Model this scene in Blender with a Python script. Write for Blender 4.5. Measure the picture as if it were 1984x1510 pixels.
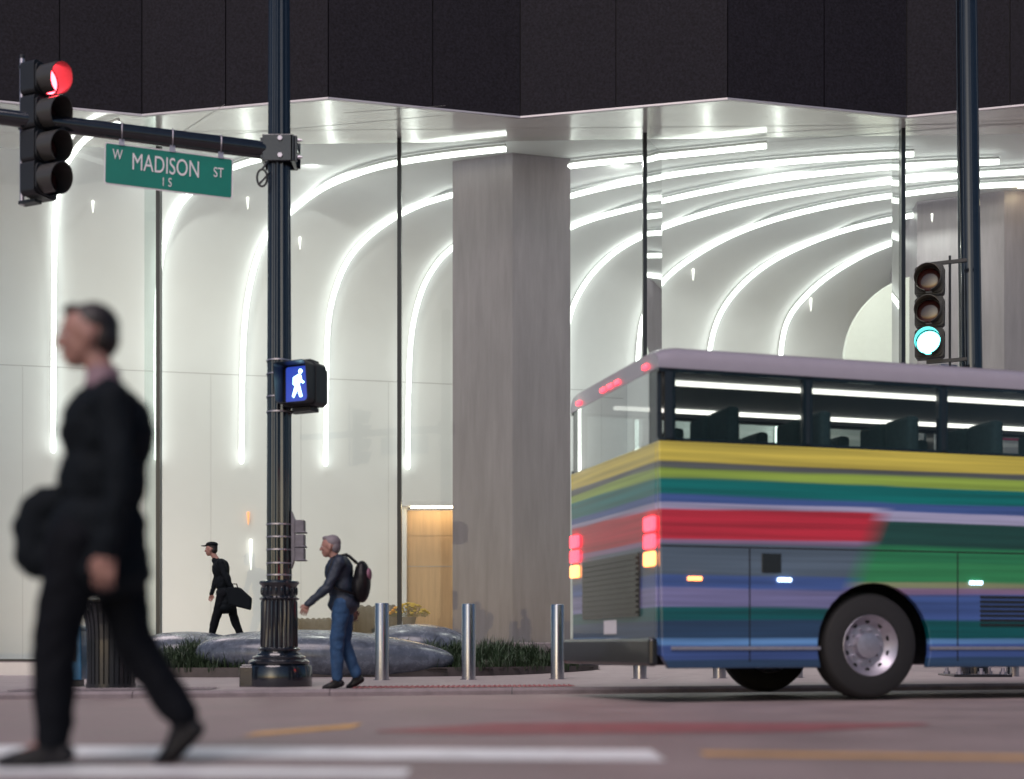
import bpy, bmesh, math, random
from mathutils import Vector, Matrix
random.seed(7)
R = math.radians
F, CX, HZ, CH = 2600.0, 992.0, 1255.0, 0.46      # focal length in photo pixels, centre column, horizon row, eye height

# ---------------------------------------------------------------- camera, world, street fill, exposure
scene = bpy.context.scene
for o in list(bpy.data.objects): bpy.data.objects.remove(o)
cam = bpy.data.cameras.new('camera'); camo = bpy.data.objects.new('camera', cam); scene.collection.objects.link(camo)
camo.location = (0, 0, CH); camo.rotation_euler = (R(90), 0, 0)
cam.sensor_width = 36; cam.lens = 36 * F / 1984; cam.shift_y = (HZ - 755) / 1984
cam.clip_start = 0.1; cam.clip_end = 2000
cam.dof.use_dof = True; cam.dof.focus_distance = 21.0; cam.dof.aperture_fstop = 0.72
scene.camera = camo
world = bpy.data.worlds.new("World"); scene.world = world; world.use_nodes = True
wn = world.node_tree; bg = wn.nodes['Background']
sky = wn.nodes.new('ShaderNodeTexSky'); sky.sky_type = 'NISHITA'; sky.sun_disc = False
sky.sun_elevation = R(12); sky.sun_rotation = R(200); sky.dust_density = 2.0; sky.ozone_density = 4
wn.links.new(sky.outputs[0], bg.inputs[0]); bg.inputs[1].default_value = 0.065
sl = bpy.data.lights.new('street_fill', 'SUN'); sl.energy = 1.9; sl.angle = R(40); sl.color = (1.0, 0.85, 0.86)  # soft overhead fill added in place of street lighting, no sunlight here
so = bpy.data.objects.new('street_fill', sl); so.rotation_euler = (R(38), 0, R(-20)); scene.collection.objects.link(so)
scene.view_settings.view_transform = 'Standard'; scene.view_settings.look = 'None'
scene.view_settings.exposure = 0.42; scene.view_settings.gamma = 1
scene.render.engine = 'CYCLES'
scene.cycles.sample_clamp_indirect = 6

# ---------------------------------------------------------------- helpers
C = scene.collection
def link(o): C.objects.link(o); return o
def tag(o, label=None, cat=None, group=None, kind=None):
    if label: o['label'] = label
    if cat: o['category'] = cat
    if group: o['group'] = group
    if kind: o['kind'] = kind
    return o
def empty(name, loc=(0, 0, 0), rz=0, label=None, cat=None, group=None):
    o = bpy.data.objects.new(name, None); o.empty_display_size = 0.2; o.location = loc; o.rotation_euler = (0, 0, rz)
    link(o); return tag(o, label, cat, group)
def copy_tree(o, parent=None):
    kids = [c for c in bpy.data.objects if c.parent == o]
    c = o.copy(); C.objects.link(c); c.parent = parent
    for k in kids: copy_tree(k, c)
    return c
def S(Y): return F / Y
def W(px, py, Y): return Vector(((px - CX) * Y / F, Y, CH + (HZ - py) * Y / F))

class MB:
    def __init__(s): s.v = []; s.f = []
    def add(s, vs, fs, M=None):
        n = len(s.v)
        for p in vs:
            p = Vector(p)
            s.v.append(tuple(M @ p) if M else tuple(p))
        s.f += [tuple(n + i for i in f) for f in fs]
    def box(s, x0, x1, y0, y1, z0, z1, M=None):
        s.add([(x0,y0,z0),(x1,y0,z0),(x1,y1,z0),(x0,y1,z0),(x0,y0,z1),(x1,y0,z1),(x1,y1,z1),(x0,y1,z1)],
              [(0,3,2,1),(4,5,6,7),(0,1,5,4),(1,2,6,5),(2,3,7,6),(3,0,4,7)], M)
    def quad(s, a, b, c, d, M=None): s.add([a,b,c,d], [(0,1,2,3)], M)
    def frame(s, p0, p1):
        d = (Vector(p1) - Vector(p0)); L = d.length; d.normalize()
        up = Vector((0,0,1)) if abs(d.z) < .95 else Vector((1,0,0))
        u = d.cross(up).normalized(); v = u.cross(d).normalized()
        return d, u, v
    def tube(s, pts, r, n=10, cap=True, sq=1.0):
        pts = [Vector(p) for p in pts]; rs = r if isinstance(r, (list, tuple)) else [r]*len(pts)
        base = len(s.v); pu = None
        for i, p in enumerate(pts):
            a = pts[max(0, i-1)]; b = pts[min(len(pts)-1, i+1)]
            d, u, v = s.frame(a, b)
            if pu is not None:
                u = (pu - d * pu.dot(d)).normalized(); v = u.cross(d).normalized()
            pu = u
            for k in range(n):
                t = 2*math.pi*k/n
                s.v.append(tuple(p + (u*math.cos(t) + v*math.sin(t)*sq) * rs[i]))
        for i in range(len(pts)-1):
            for k in range(n):
                a = base+i*n+k; b = base+i*n+(k+1) % n
                s.f.append((a, b, b+n, a+n))
        if cap:
            s.f.append(tuple(base+k for k in range(n))[::-1]); s.f.append(tuple(base+(len(pts)-1)*n+k for k in range(n)))
    def lathe(s, prof, n=32, M=None, fl=0, fd=0.0, cap=True):     # prof: (r, z[, fluted]) ; fl flutes of depth fd
        vs = []; fs = []
        for q in prof:
            r, z = q[0], q[1]; dep = fd if len(q) > 2 and q[2] else 0
            for k in range(n):
                t = 2*math.pi*k/n
                rr = r - dep*(0.5-0.5*math.cos(t*fl)) if dep else r
                vs.append((rr*math.cos(t), rr*math.sin(t), z))
        for i in range(len(prof)-1):
            for k in range(n):
                a = i*n+k; b = i*n+(k+1) % n; fs.append((a, b, b+n, a+n))
        if cap:
            fs.append(tuple(range(n))[::-1]); fs.append(tuple((len(prof)-1)*n+k for k in range(n)))
        s.add(vs, fs, M)
    def prism(s, poly, y0, y1, M=None):           # polygon in (x,z), extruded in y
        n = len(poly)
        vs = [(p[0], y0, p[1]) for p in poly] + [(p[0], y1, p[1]) for p in poly]
        fs = [tuple(range(n)), tuple(range(2*n-1, n-1, -1))] + [((i+1) % n, i, n+i, n+(i+1) % n) for i in range(n)]
        s.add(vs, fs, M)
    def ell(s, c, r, M=None, n=14, m=10):
        vs = [(0,0,-1)]; fs = []
        for i in range(1, m):
            ph = -math.pi/2 + math.pi*i/m
            for k in range(n):
                t = 2*math.pi*k/n; vs.append((math.cos(ph)*math.cos(t), math.cos(ph)*math.sin(t), math.sin(ph)))
        vs.append((0,0,1)); last = len(vs)-1
        for k in range(n): fs.append((0, 1+(k+1) % n, 1+k))
        for i in range(m-2):
            for k in range(n):
                a = 1+i*n+k; b = 1+i*n+(k+1) % n; fs.append((a, b, b+n, a+n))
        for k in range(n): fs.append((last, last-n+k, last-n+(k+1) % n))
        rr = Matrix.Diagonal((r[0], r[1], r[2], 1)); T = Matrix.Translation(c)
        s.add(vs, fs, T @ (M if M else Matrix()) @ rr)
    def cap(s, p0, p1, r0, r1, n=12):             # tapered capsule, closed
        p0, p1 = Vector(p0), Vector(p1); L = (p1-p0).length
        d = (p1-p0).normalized(); pts = []; rs = []
        for a in (0.15, .5, .8): pts.append(p0 - d*r0*math.cos(a*math.pi/2)); rs.append(r0*math.sin(a*math.pi/2))
        pts += [p0, p1]; rs += [r0, r1]
        for a in (.8, .5, .15): pts.append(p1 + d*r1*math.cos(a*math.pi/2)); rs.append(r1*math.sin(a*math.pi/2))
        s.tube(pts, rs, n)
    def build(s, name, mat, parent=None, smooth=False, bevel=0, auto=False):
        me = bpy.data.meshes.new(name); me.from_pydata(s.v, [], s.f); me.update()
        bm = bmesh.new(); bm.from_mesh(me); bmesh.ops.recalc_face_normals(bm, faces=bm.faces)
        big = [f for f in bm.faces if len(f.verts) > 4]
        if big: bmesh.ops.triangulate(bm, faces=big)
        bm.to_mesh(me); bm.free()
        if mat: me.materials.append(mat)
        o = bpy.data.objects.new(name, me); link(o); o.parent = parent
        if smooth or auto:
            for p in me.polygons: p.use_smooth = True
            if auto: me.set_sharp_from_angle(angle=R(38))
        if bevel:
            b = o.modifiers.new('bevel', 'BEVEL'); b.width = bevel; b.segments = 2; b.limit_method = 'ANGLE'; b.angle_limit = R(40)
        return o

def blend_mesh(mb, name, mat, parent, voxel=0.012, smooth=5, displace=0):
    """closed overlapping shapes fused into one continuous surface"""
    o = mb.build(name, None)
    m = o.modifiers.new('r', 'REMESH'); m.mode = 'VOXEL'; m.voxel_size = voxel; m.use_smooth_shade = True
    sm = o.modifiers.new('s', 'SMOOTH'); sm.factor = .5; sm.iterations = smooth
    if displace:
        tx = bpy.data.textures.new('folds', 'CLOUDS'); tx.noise_scale = .09
        dm = o.modifiers.new('d', 'DISPLACE'); dm.texture = tx; dm.strength = displace; dm.mid_level = .5
    dg = bpy.context.evaluated_depsgraph_get(); ev = o.evaluated_get(dg)
    me = bpy.data.meshes.new_from_object(ev); me.name = name
    bpy.data.objects.remove(o)
    me.materials.clear(); me.materials.append(mat)
    for p in me.polygons: p.use_smooth = True
    q = bpy.data.objects.new(name, me); link(q); q.parent = parent
    return q

# ---------------------------------------------------------------- materials
def mat(name, col, rough=.5, metal=0, noise=0, scale=8, bump=0, bscale=None, coat=0, stretch=(1,1,1), spec=.5, rvar=0):
    m = bpy.data.materials.new(name); m.use_nodes = True; nt = m.node_tree; p = nt.nodes['Principled BSDF']
    p.inputs['Base Color'].default_value = (*col, 1); p.inputs['Roughness'].default_value = rough
    p.inputs['Metallic'].default_value = metal; p.inputs['Specular IOR Level'].default_value = spec
    if coat: p.inputs['Coat Weight'].default_value = coat; p.inputs['Coat Roughness'].default_value = .06
    tc = nt.nodes.new('ShaderNodeTexCoord'); mp = nt.nodes.new('ShaderNodeMapping'); mp.inputs['Scale'].default_value = stretch
    nt.links.new(tc.outputs['Object'], mp.inputs[0])
    if noise or rvar:
        n = nt.nodes.new('ShaderNodeTexNoise'); n.inputs['Scale'].default_value = scale; n.inputs['Detail'].default_value = 8
        n.inputs['Roughness'].default_value = .65
        nt.links.new(mp.outputs[0], n.inputs['Vector'])
        if noise:
            r = nt.nodes.new('ShaderNodeMapRange'); r.inputs[1].default_value = .25; r.inputs[2].default_value = .75
            r.inputs[3].default_value = 1-noise; r.inputs[4].default_value = 1+noise
            nt.links.new(n.outputs['Fac'], r.inputs[0])
            v = nt.nodes.new('ShaderNodeVectorMath'); v.operation = 'SCALE'; v.inputs[0].default_value = col
            nt.links.new(r.outputs[0], v.inputs['Scale']); nt.links.new(v.outputs[0], p.inputs['Base Color'])
        if rvar:
            r = nt.nodes.new('ShaderNodeMapRange'); r.inputs[1].default_value = .3; r.inputs[2].default_value = .7
            r.inputs[3].default_value = max(.02, rough-rvar); r.inputs[4].default_value = rough+rvar
            nt.links.new(n.outputs['Fac'], r.inputs[0]); nt.links.new(r.outputs[0], p.inputs['Roughness'])
    if bump:
        n2 = nt.nodes.new('ShaderNodeTexNoise'); n2.inputs['Scale'].default_value = bscale or scale*6; n2.inputs['Detail'].default_value = 6
        nt.links.new(mp.outputs[0], n2.inputs['Vector'])
        b = nt.nodes.new('ShaderNodeBump'); b.inputs['Strength'].default_value = bump; b.inputs['Distance'].default_value = .01
        nt.links.new(n2.outputs['Fac'], b.inputs['Height']); nt.links.new(b.outputs[0], p.inputs['Normal'])
    return m
def emit(name, col, st):
    m = bpy.data.materials.new(name); m.use_nodes = True; p = m.node_tree.nodes['Principled BSDF']
    p.inputs['Base Color'].default_value = (.05,.05,.05,1); p.inputs['Emission Color'].default_value = (*col, 1)
    p.inputs['Emission Strength'].default_value = st; p.inputs['Roughness'].default_value = .3
    return m
def glass(name, tint=(1,1,1), refl=1.0, rough=.0):
    m = bpy.data.materials.new(name); m.use_nodes = True; nt = m.node_tree
    for n in list(nt.nodes):
        if n.type == 'BSDF_PRINCIPLED': nt.nodes.remove(n)
    out = [n for n in nt.nodes if n.type == 'OUTPUT_MATERIAL'][0]
    t = nt.nodes.new('ShaderNodeBsdfTransparent'); t.inputs[0].default_value = (*tint, 1)
    g = nt.nodes.new('ShaderNodeBsdfGlossy'); g.inputs['Roughness'].default_value = rough
    fr = nt.nodes.new('ShaderNodeFresnel'); fr.inputs[0].default_value = 1.45
    mm = nt.nodes.new('ShaderNodeMath'); mm.operation = 'MULTIPLY'; mm.inputs[1].default_value = refl
    nt.links.new(fr.outputs[0], mm.inputs[0])
    mx = nt.nodes.new('ShaderNodeMixShader'); nt.links.new(mm.outputs[0], mx.inputs[0])
    nt.links.new(t.outputs[0], mx.inputs[1]); nt.links.new(g.outputs[0], mx.inputs[2]); nt.links.new(mx.outputs[0], out.inputs[0])
    return m

M = {}
M['asphalt'] = mat('asphalt', (.262,.205,.200), .58, noise=.30, scale=1.1, bump=.8, bscale=70, rvar=.12)
M['concrete'] = mat('pavement_concrete', (.31,.262,.265), .6, noise=.18, scale=2.5, bump=.3, bscale=60)
M['kerb'] = mat('kerb_stone', (.20,.17,.18), .6, noise=.25, scale=5, bump=.3)
M['white_paint'] = mat('road_paint_white', (.78,.80,.80), .5, noise=.22, scale=6, bump=.3, bscale=70)
M['yellow_paint'] = mat('road_paint_yellow', (.62,.34,.10), .6, noise=.3, scale=7)
M['red_paint'] = mat('road_paint_red', (.27,.095,.10), .6, noise=.35, scale=5)
M['cladding'] = mat('dark_granite_cladding', (.0105,.0098,.0150), .6, noise=.8, scale=22, bump=.5, bscale=150, spec=.12)
M['joint'] = mat('black_joint', (.004,.004,.006), .8)
M['trim'] = mat('pale_metal_trim', (.5,.47,.5), .4, metal=.6)
M['soffit'] = mat('glossy_white_soffit', (.88,.89,.87), .15, .55, noise=.03, scale=.6, rvar=.06, bump=.06, bscale=.9, spec=.7)
M['wall'] = mat('white_lobby_wall', (.755,.765,.775), .55, noise=.05, scale=.35, spec=.15)
M['wall_joint'] = mat('grey_wall_joint', (.38,.38,.39), .6)
M['floor'] = mat('lobby_stone_floor', (.55,.54,.51), .2, noise=.08, scale=2)
M['stone'] = mat('grey_travertine', (.275,.245,.275), .38, noise=.2, scale=1.6, stretch=(3,3,.35), bump=.1, bscale=6)
M['mullion'] = mat('black_mullion', (.006,.010,.014), .3)
M['glass'] = glass('lobby_glass', (.95,.975,.955), .9)
M['glass_edge'] = glass('glass_fin', (.72,.80,.78), 1.0)
M['tube'] = emit('white_light_tube', (.95, 1.0, .93), 3.1)
M['tube_housing'] = mat('light_channel', (.55,.57,.57), .5)
M['glint'] = emit('glint_drop', (1.0,1.0,.9), 1.8)
M['warm'] = emit('warm_downlight', (1.0,.80,.50), 12)
M['wood'] = mat('oak_panel', (.52,.33,.18), .4, noise=.16, scale=3, stretch=(8,8,.35))
M['black'] = mat('black_gloss_paint', (.008,.011,.017), .16, coat=.8, noise=.3, scale=12, bump=.08, bscale=30)
M['black_matt'] = mat('black_plastic', (.012,.014,.018), .42, bump=.1, bscale=40)
M['visor_in'] = mat('visor_black', (.05,.05,.05), .3)
M['steel'] = mat('brushed_steel', (.50,.50,.55), .24, metal=1, noise=.1, scale=4, stretch=(30,30,.5), bump=.05, bscale=3)
M['box_grey'] = mat('grey_box_paint', (.13,.125,.15), .5, noise=.3, scale=18)
M['galv'] = mat('galvanised_steel', (.46,.44,.50), .42, metal=.85, noise=.15, scale=20)
M['green_sign'] = mat('green_sign_sheet', (.0,.17,.13), .42, noise=.08, scale=4)
M['brown_sign'] = mat('maroon_sign_sheet', (.20,.02,.06), .45, noise=.08, scale=4)
M['sign_white'] = mat('sign_white', (.68,.66,.70), .4)
M['pink_letters'] = mat('sign_pale_letters', (.75,.50,.58), .4)
M['red_lamp'] = emit('red_signal', (1.0,.05,.07), 14)
M['red_core'] = emit('red_signal_core', (1.0,.55,.35), 5)
M['green_lamp'] = emit('green_signal', (.16,1.0,.95), 5)
M['walk_lamp'] = emit('walk_lamp', (.50,.90,1.0), 5)
M['walk_glow'] = emit('walk_panel', (.015,.05,.40), .9)
M['dark_lens'] = mat('dark_lens', (.05,.012,.012), .12, coat=.6)
M['boulder'] = mat('polished_boulder', (.085,.10,.13), .24, noise=.55, scale=7, bump=.10, bscale=22, rvar=.10)
M['corten'] = mat('dark_planter_steel', (.055,.045,.045), .5, noise=.4, scale=5)
M['soil'] = mat('soil', (.02,.015,.01), .9, noise=.3)
M['skin'] = mat('skin', (.30,.16,.13), .5, noise=.06, scale=20)
M['hair'] = mat('dark_hair', (.012,.009,.009), .5, bump=.4, bscale=60)
M['grey_hair'] = mat('grey_hair', (.17,.15,.17), .6, bump=.4, bscale=60)
M['suit'] = mat('charcoal_wool', (.005,.0075,.0105), .8, noise=.15, scale=30, bump=.25, bscale=50, spec=.12)
M['trousers'] = mat('dark_trousers', (.0035,.0045,.007), .8, noise=.15, scale=30, bump=.2, bscale=40, spec=.12)
M['shirt'] = mat('mauve_shirt', (.20,.13,.16), .7)
M['jeans'] = mat('blue_denim', (.012,.050,.125), .8, noise=.3, scale=14, bump=.3, bscale=60)
M['navy'] = mat('navy_jacket', (.010,.019,.038), .6, noise=.2, scale=16, bump=.25, bscale=40)
M['leather'] = mat('black_leather', (.006,.006,.008), .45, spec=.25, bump=.2, bscale=60)
M['purple'] = mat('mauve_panel', (.22,.10,.15), .6)
M['bin'] = mat('dark_bin_slats', (.010,.012,.015), .3, coat=.3)
M['blue_box'] = mat('blue_enamel', (.02,.13,.26), .35, coat=.4, noise=.1)
M['tyre'] = mat('tyre_rubber', (.012,.012,.013), .75, bump=.2, bscale=30)
M['bus_glass'] = glass('tinted_bus_glass', (.66,.73,.72), .8)
M['bus_dark'] = mat('black_bus_trim', (.012,.014,.017), .25, coat=.5)
M['bus_roof'] = mat('lavender_grey_paint', (.30,.28,.33), .3, coat=.6, noise=.05)
M['bus_inside'] = mat('bus_lining', (.22,.24,.25), .6)
M['seat'] = mat('seat_fabric', (.02,.045,.05), .8, noise=.4, scale=30)
M['bus_strip'] = emit('bus_ceiling_strip', (1.0,.93,.85), 2.2)
M['tail'] = emit('tail_lamp_red', (1.0,.03,.05), 5)
M['marker'] = emit('side_marker', (.55,.75,1.0), 4)
M['dim_amber'] = emit('dim_amber_light', (1.0,.35,.12), 1.1)
M['amber'] = emit('amber_marker', (1.0,.30,.08), 4)
M['leaf'] = mat('flower_leaf', (.07,.13,.04), .6, noise=.3)
M['petal'] = mat('yellow_petals', (.70,.48,.06), .6, noise=.2)
M['petal2'] = mat('orange_petals', (.80,.34,.02), .6, noise=.2)
M['pot'] = mat('clay_pot', (.22,.20,.19), .7)
M['fabric'] = mat('grey_upholstery', (.10,.10,.095), .8, noise=.2, scale=10)
M['grass'] = mat('grass_blades', (.022,.045,.018), .55, noise=.5, scale=3)

# ---------------------------------------------------------------- ground
TK = math.tan(R(16))
def kerbY(x): return 14.8 + TK*(x+2.2)
def gz(x, y):
    t = max(0, min(1, (y-21.0)/5.0)); a = max(0, min(1, (x+6)/8.0))
    return t*(-.08 + .23*a)
def roadz(x, y):
    d = max(0.0, min(8.5, kerbY(x)-y)); return -.075 + .075*d/8.5
# road sheet
mb = MB(); nx, ny = 60, 40; xs = [-60+120*i/nx for i in range(nx+1)]
for i in range(nx+1):
    for j in range(ny+1):
        x = xs[i]; y1 = kerbY(x)-.15; y = y1 - (j/ny)**1.5*45
        mb.v.append((x, y, roadz(x, y)))
for i in range(nx):
    for j in range(ny):
        a = i*(ny+1)+j; mb.f.append((a, a+ny+1, a+ny+2, a+1))
tag(mb.build('road', M['asphalt'], smooth=True), kind='structure')
# kerb
mb = MB(); prof = [(-.15,-.2),(-.15,-.03),(-.125,0.0),(0,0.004),(0,-.2)]
for i in range(nx):
    x0, x1 = xs[i]+.004, xs[i+1]-.004
    for (a, b) in zip(prof, prof[1:]):
        mb.quad((x0, kerbY(x0)+a[0], a[1]), (x1, kerbY(x1)+a[0], a[1]), (x1, kerbY(x1)+b[0], b[1]), (x0, kerbY(x0)+b[0], b[1]))
tag(mb.build('kerb', M['kerb']), kind='structure')
# pavement
mb = MB(); ny = 40
for i in range(nx+1):
    for j in range(ny+1):
        x = xs[i]; y0 = kerbY(x); y = y0 + (40-y0)*j/ny if y0 < 39 else y0 + j*.01
        mb.v.append((x, y, gz(x, y)))
for i in range(nx):
    for j in range(ny):
        a = i*(ny+1)+j; mb.f.append((a, a+ny+1, a+ny+2, a+1))
tag(mb.build('pavement', M['concrete'], smooth=True), kind='structure')
mb = MB()   # slab joints
for k in range(-12, 14):
    x = k*1.5
    mb.quad((x, kerbY(x)+.02, .003), (x+.012, kerbY(x)+.02, .003), (x+.9+.012, 20.9, .003), (x+.9, 20.9, .003))
for d in (1.5, 3.0, 4.5):
    mb.quad((-25, kerbY(-25)+d, .003), (20, kerbY(20)+d, .003), (20, kerbY(20)+d+.014, .003), (-25, kerbY(-25)+d+.014, .003))
tag(mb.build('pavement_joints', M['wall_joint']), kind='structure')
def strip(name, pts, m, zo=.004):
    mb = MB(); n = 24; (x0, ya, yb), (x1, yc, yd) = pts
    for i in range(n):
        t0, t1 = i/n, (i+1)/n; xa, xb = x0+(x1-x0)*t0, x0+(x1-x0)*t1
        P = []
        for x, t, s_ in ((xa,t0,0),(xb,t1,0),(xb,t1,1),(xa,t0,1)):
            y = (ya+(yc-ya)*t) if s_ == 0 else (yb+(yd-yb)*t)
            P.append((x, y, roadz(x, y)+zo))
        mb.quad(*P)
    return tag(mb.build(name, m), kind='structure')
strip('crosswalk_line', ((-3.4, 5.75, 6.35), (0.62, 5.42, 6.0)), M['white_paint'])
strip('crosswalk_line', ((-3.4, 4.85, 5.25), (-.38, 4.75, 5.05)), M['white_paint'])
strip('yellow_road_mark', ((-1.40, 6.95, 7.35), (-.93, 7.8, 8.4)), M['yellow_paint'])
strip('yellow_road_mark', ((.82, 5.70, 5.90), (4.5, 5.05, 5.25)), M['yellow_paint'])
strip('red_lane_marking', ((-.75, 7.35, 7.5), (-.1, 7.1, 8.35)), M['red_paint'])
strip('red_lane_marking', ((-.1, 7.1, 8.35), (1.6, 7.3, 8.3)), M['red_paint'])
strip('red_lane_marking', ((1.6, 7.3, 8.3), (2.5, 8.0, 8.2)), M['red_paint'])
# tactile plates
def tactile(x0, x1, mt, lab):
    e = empty('tactile_plate', (0,0,0), 0, lab, 'tactile paving', 'tactile plates along the kerb')
    a = MB(); b = MB(); n = int((x1-x0)/.06)
    a.quad((x0, kerbY(x0)+.10, .006), (x1, kerbY(x1)+.10, .006), (x1, kerbY(x1)+.75, .006), (x0, kerbY(x0)+.75, .006))
    for i in range(n):
        for j in range(10):
            x = x0+.03+i*.06; y = kerbY(x)+.13+j*.06
            b.lathe([(.018,.005),(.012,.016)], 6, Matrix.Translation((x, y, 0)))
    a.build('plate', mt, e); tag(b.build('domes', mt, e), kind='stuff')
tactile(-1.8, .75, M['red_paint'], 'red domed tactile plate at the kerb in front of the steel bollards')
tactile(-5.3, -3.3, M['kerb'], 'grey domed tactile plate beside the dark litter bin')

# ---------------------------------------------------------------- office building
bld = empty('office_building', (0, 26, 0), 0, 'office building with dark zigzag granite overhang above a glowing white glass lobby', 'building')
ZC = 10.3
def P(mb, name, m, **k):                 # world-space builder made a child of the building
    mb.v = [(v[0], v[1]-26, v[2]) for v in mb.v]
    return mb.build(name, m, bld, **k)
def oY(y): return (ZC-CH)*F/(HZ-y)
zz = [(-460,226),(-60,191.5),(275,224),(636,191),(1008,228),(1410,192),(1757,227),(2130,190),(2480,226)]
zv = [((px-CX)*oY(y)/F, oY(y)) for px, y in zz]
mids = [113/1., 440, 835, 1197, 1594, 1960]
mb = MB(); bk = MB(); tr = MB()
for i in range(len(zv)-1):
    a, b = Vector(zv[i]), Vector(zv[i+1]); d = (b-a); L = d.length; d.normalize(); nrm = Vector((d.y, -d.x))
    if nrm.y > 0: nrm = -nrm
    px0, px1 = zz[i][0], zz[i+1][0]
    cut = [m_ for m_ in mids if px0 < m_ < px1] or [(px0+px1)/2]
    t = (cut[0]-px0)/(px1-px0)
    for s0, s1 in ((0, t), (t, 1)):
        A = a + d*(L*s0+.010); B = a + d*(L*s1-.010)
        for z0, z1 in ((ZC+.035, 14.3), (14.32, 18.4), (18.42, 22.0)):
            for (p, q) in (((A, B)),):
                o1 = A - nrm*.0; o2 = B - nrm*.0; i1 = A - nrm*.06; i2 = B - nrm*.06
                mb.add([(*o1, z0),(*o2, z0),(*i2, z0),(*i1, z0),(*o1, z1),(*o2, z1),(*i2, z1),(*i1, z1)],
                       [(0,3,2,1),(4,5,6,7),(0,1,5,4),(1,2,6,5),(2,3,7,6),(3,0,4,7)])
    A = a + Vector((0,.045)); B = b + Vector((0,.045))
    bk.quad((*A, ZC+.02), (*B, ZC+.02), (*B, 22), (*A, 22))
    tr.add([(*(a+nrm*.012), ZC-.012),(*(b+nrm*.012), ZC-.012),(*(b-nrm*.05), ZC-.012),(*(a-nrm*.05), ZC-.012),
            (*(a+nrm*.012), ZC+.022),(*(b+nrm*.012), ZC+.022),(*(b-nrm*.05), ZC+.022),(*(a-nrm*.05), ZC+.022)],
           [(0,3,2,1),(4,5,6,7),(0,1,5,4),(1,2,6,5),(2,3,7,6),(3,0,4,7)])
bk.quad((-16,24.6,21.9),(16,24.6,21.9),(16,44,21.9),(-16,44,21.9))
P(mb, 'cladding', M['cladding']); P(bk, 'cladding_backing', M['joint']); P(tr, 'edge_trim', M['trim'])

# back wall, vault and ceiling: one profile swept along the wall
ang = R(12.6); E = Vector((math.cos(ang), math.sin(ang))); N = Vector((math.sin(ang), -math.cos(ang))); P0 = Vector((-8.1, 30.6))
ZV, VA = 7.0, 3.6; VB = ZC - ZV
prof = [(0, -.1), (0, 3.5), (0, ZV)] + [(VA*(1-math.cos(R(a))), ZV+VB*math.sin(R(a))) for a in range(6, 91, 6)]
mb = MB(); us = [-3.6+i*.5 for i in range(0, 46)]
for u in us:
    for t, z in prof:
        q = P0 + E*u + N*t; mb.v.append((q.x, q.y, z))
n = len(prof)
for i in range(len(us)-1):
    for j in range(n-1):
        a = i*n+j; mb.f.append((a, a+n, a+n+1, a+1))
P(mb, 'lobby_wall', M['wall'], smooth=True)
mb = MB()                                                   # ceiling and soffit, one flat sheet up to the zigzag edge
poly = [(x, y+.02) for x, y in zv]
backs = [P0+E*(us[0])+N*VA, P0+E*(us[-1])+N*VA]
gl = lambda x: 26.07 - .038*x
mb.add([(x, y, ZC) for x, y in poly] + [(poly[-1][0], gl(poly[-1][0]), ZC), (poly[0][0], gl(poly[0][0]), ZC)], [tuple(range(len(poly)+2))])
P(mb, 'soffit', M['soffit'])
mb = MB(); mb.add([(-10.6, gl(-10.6), ZC), (18, gl(18), ZC), (backs[1].x, backs[1].y, ZC)], [(0,1,2)])
P(mb, 'ceiling', M['wall'])
mb = MB()
for (x0,y0,x1,y1) in ((-5.2,24.3,-6.7,26.1),(-3.1,24.7,-1.2,24.35),(-6.6,26.0,-1.25,24.8),(3.0,25.9,9.6,25.0),(-11,25.7,12,25.15),(5.5,26,12.5,24.6),(-9,24.3,-8.6,26.0),(1.0,27,9.2,25.2)):
    a = Vector((x0,y0)); b = Vector((x1,y1)); d = (b-a).normalized(); q = Vector((-d.y, d.x))*.006
    mb.quad((*(a-q), ZC-.003), (*(b-q), ZC-.003), (*(b+q), ZC-.003), (*(a+q), ZC-.003))
P(mb, 'soffit_joints', M['wall_joint'])
# wall panel joints
mb = MB()
def wp(u, t, z): q = P0+E*u+N*t; return (q.x, q.y, z)
for z in (6.75,):
    mb.quad(wp(-3.5, .004, z), wp(18.5, .004, z), wp(18.5, .004, z+.014), wp(-3.5, .004, z+.014))
for u in [-2.9+2.05*k for k in range(10)]:
    mb.quad(wp(u, .004, 0), wp(u+.006, .004, 0), wp(u+.006, .004, 6.74), wp(u, .004, 6.74))
P(mb, 'wall_joints', M['wall_joint'])

def surf(px, py, off=.15):
    """point on the vault surface (offset towards the room) that is seen at this spot of the photograph"""
    dx, dz = (px-CX)/F, (HZ-py)/F
    def g(Y):
        x, y, z = dx*Y, Y, CH+dz*Y
        t = (Vector((x, y))-P0).dot(N)
        if z > ZC-off: return -1
        if z <= ZV: return t-off
        q = 1-((z-ZV)/VB)**2
        return t - VA*(1-math.sqrt(max(0, q))) - off
    lo, hi = 23.0, 23.0
    while hi < 45 and g(hi) > 0: lo = hi; hi += .05
    for _ in range(30):
        m_ = (lo+hi)/2
        if g(m_) > 0: lo = m_
        else: hi = m_
    return Vector((dx*lo, lo, CH+dz*lo))
def spline(pts, n=9):
    out = []; p = [pts[0]]+pts+[pts[-1]]
    for i in range(1, len(p)-2):
        for k in range(n):
            t = k/n; a, b, c, d = p[i-1], p[i], p[i+1], p[i+2]
            out.append(tuple(.5*((2*b[j])+(-a[j]+c[j])*t+(2*a[j]-5*b[j]+4*c[j]-d[j])*t*t+(-a[j]+3*b[j]-3*c[j]+d[j])*t**3) for j in (0,1)))
    out.append(pts[-1]); return out
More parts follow.
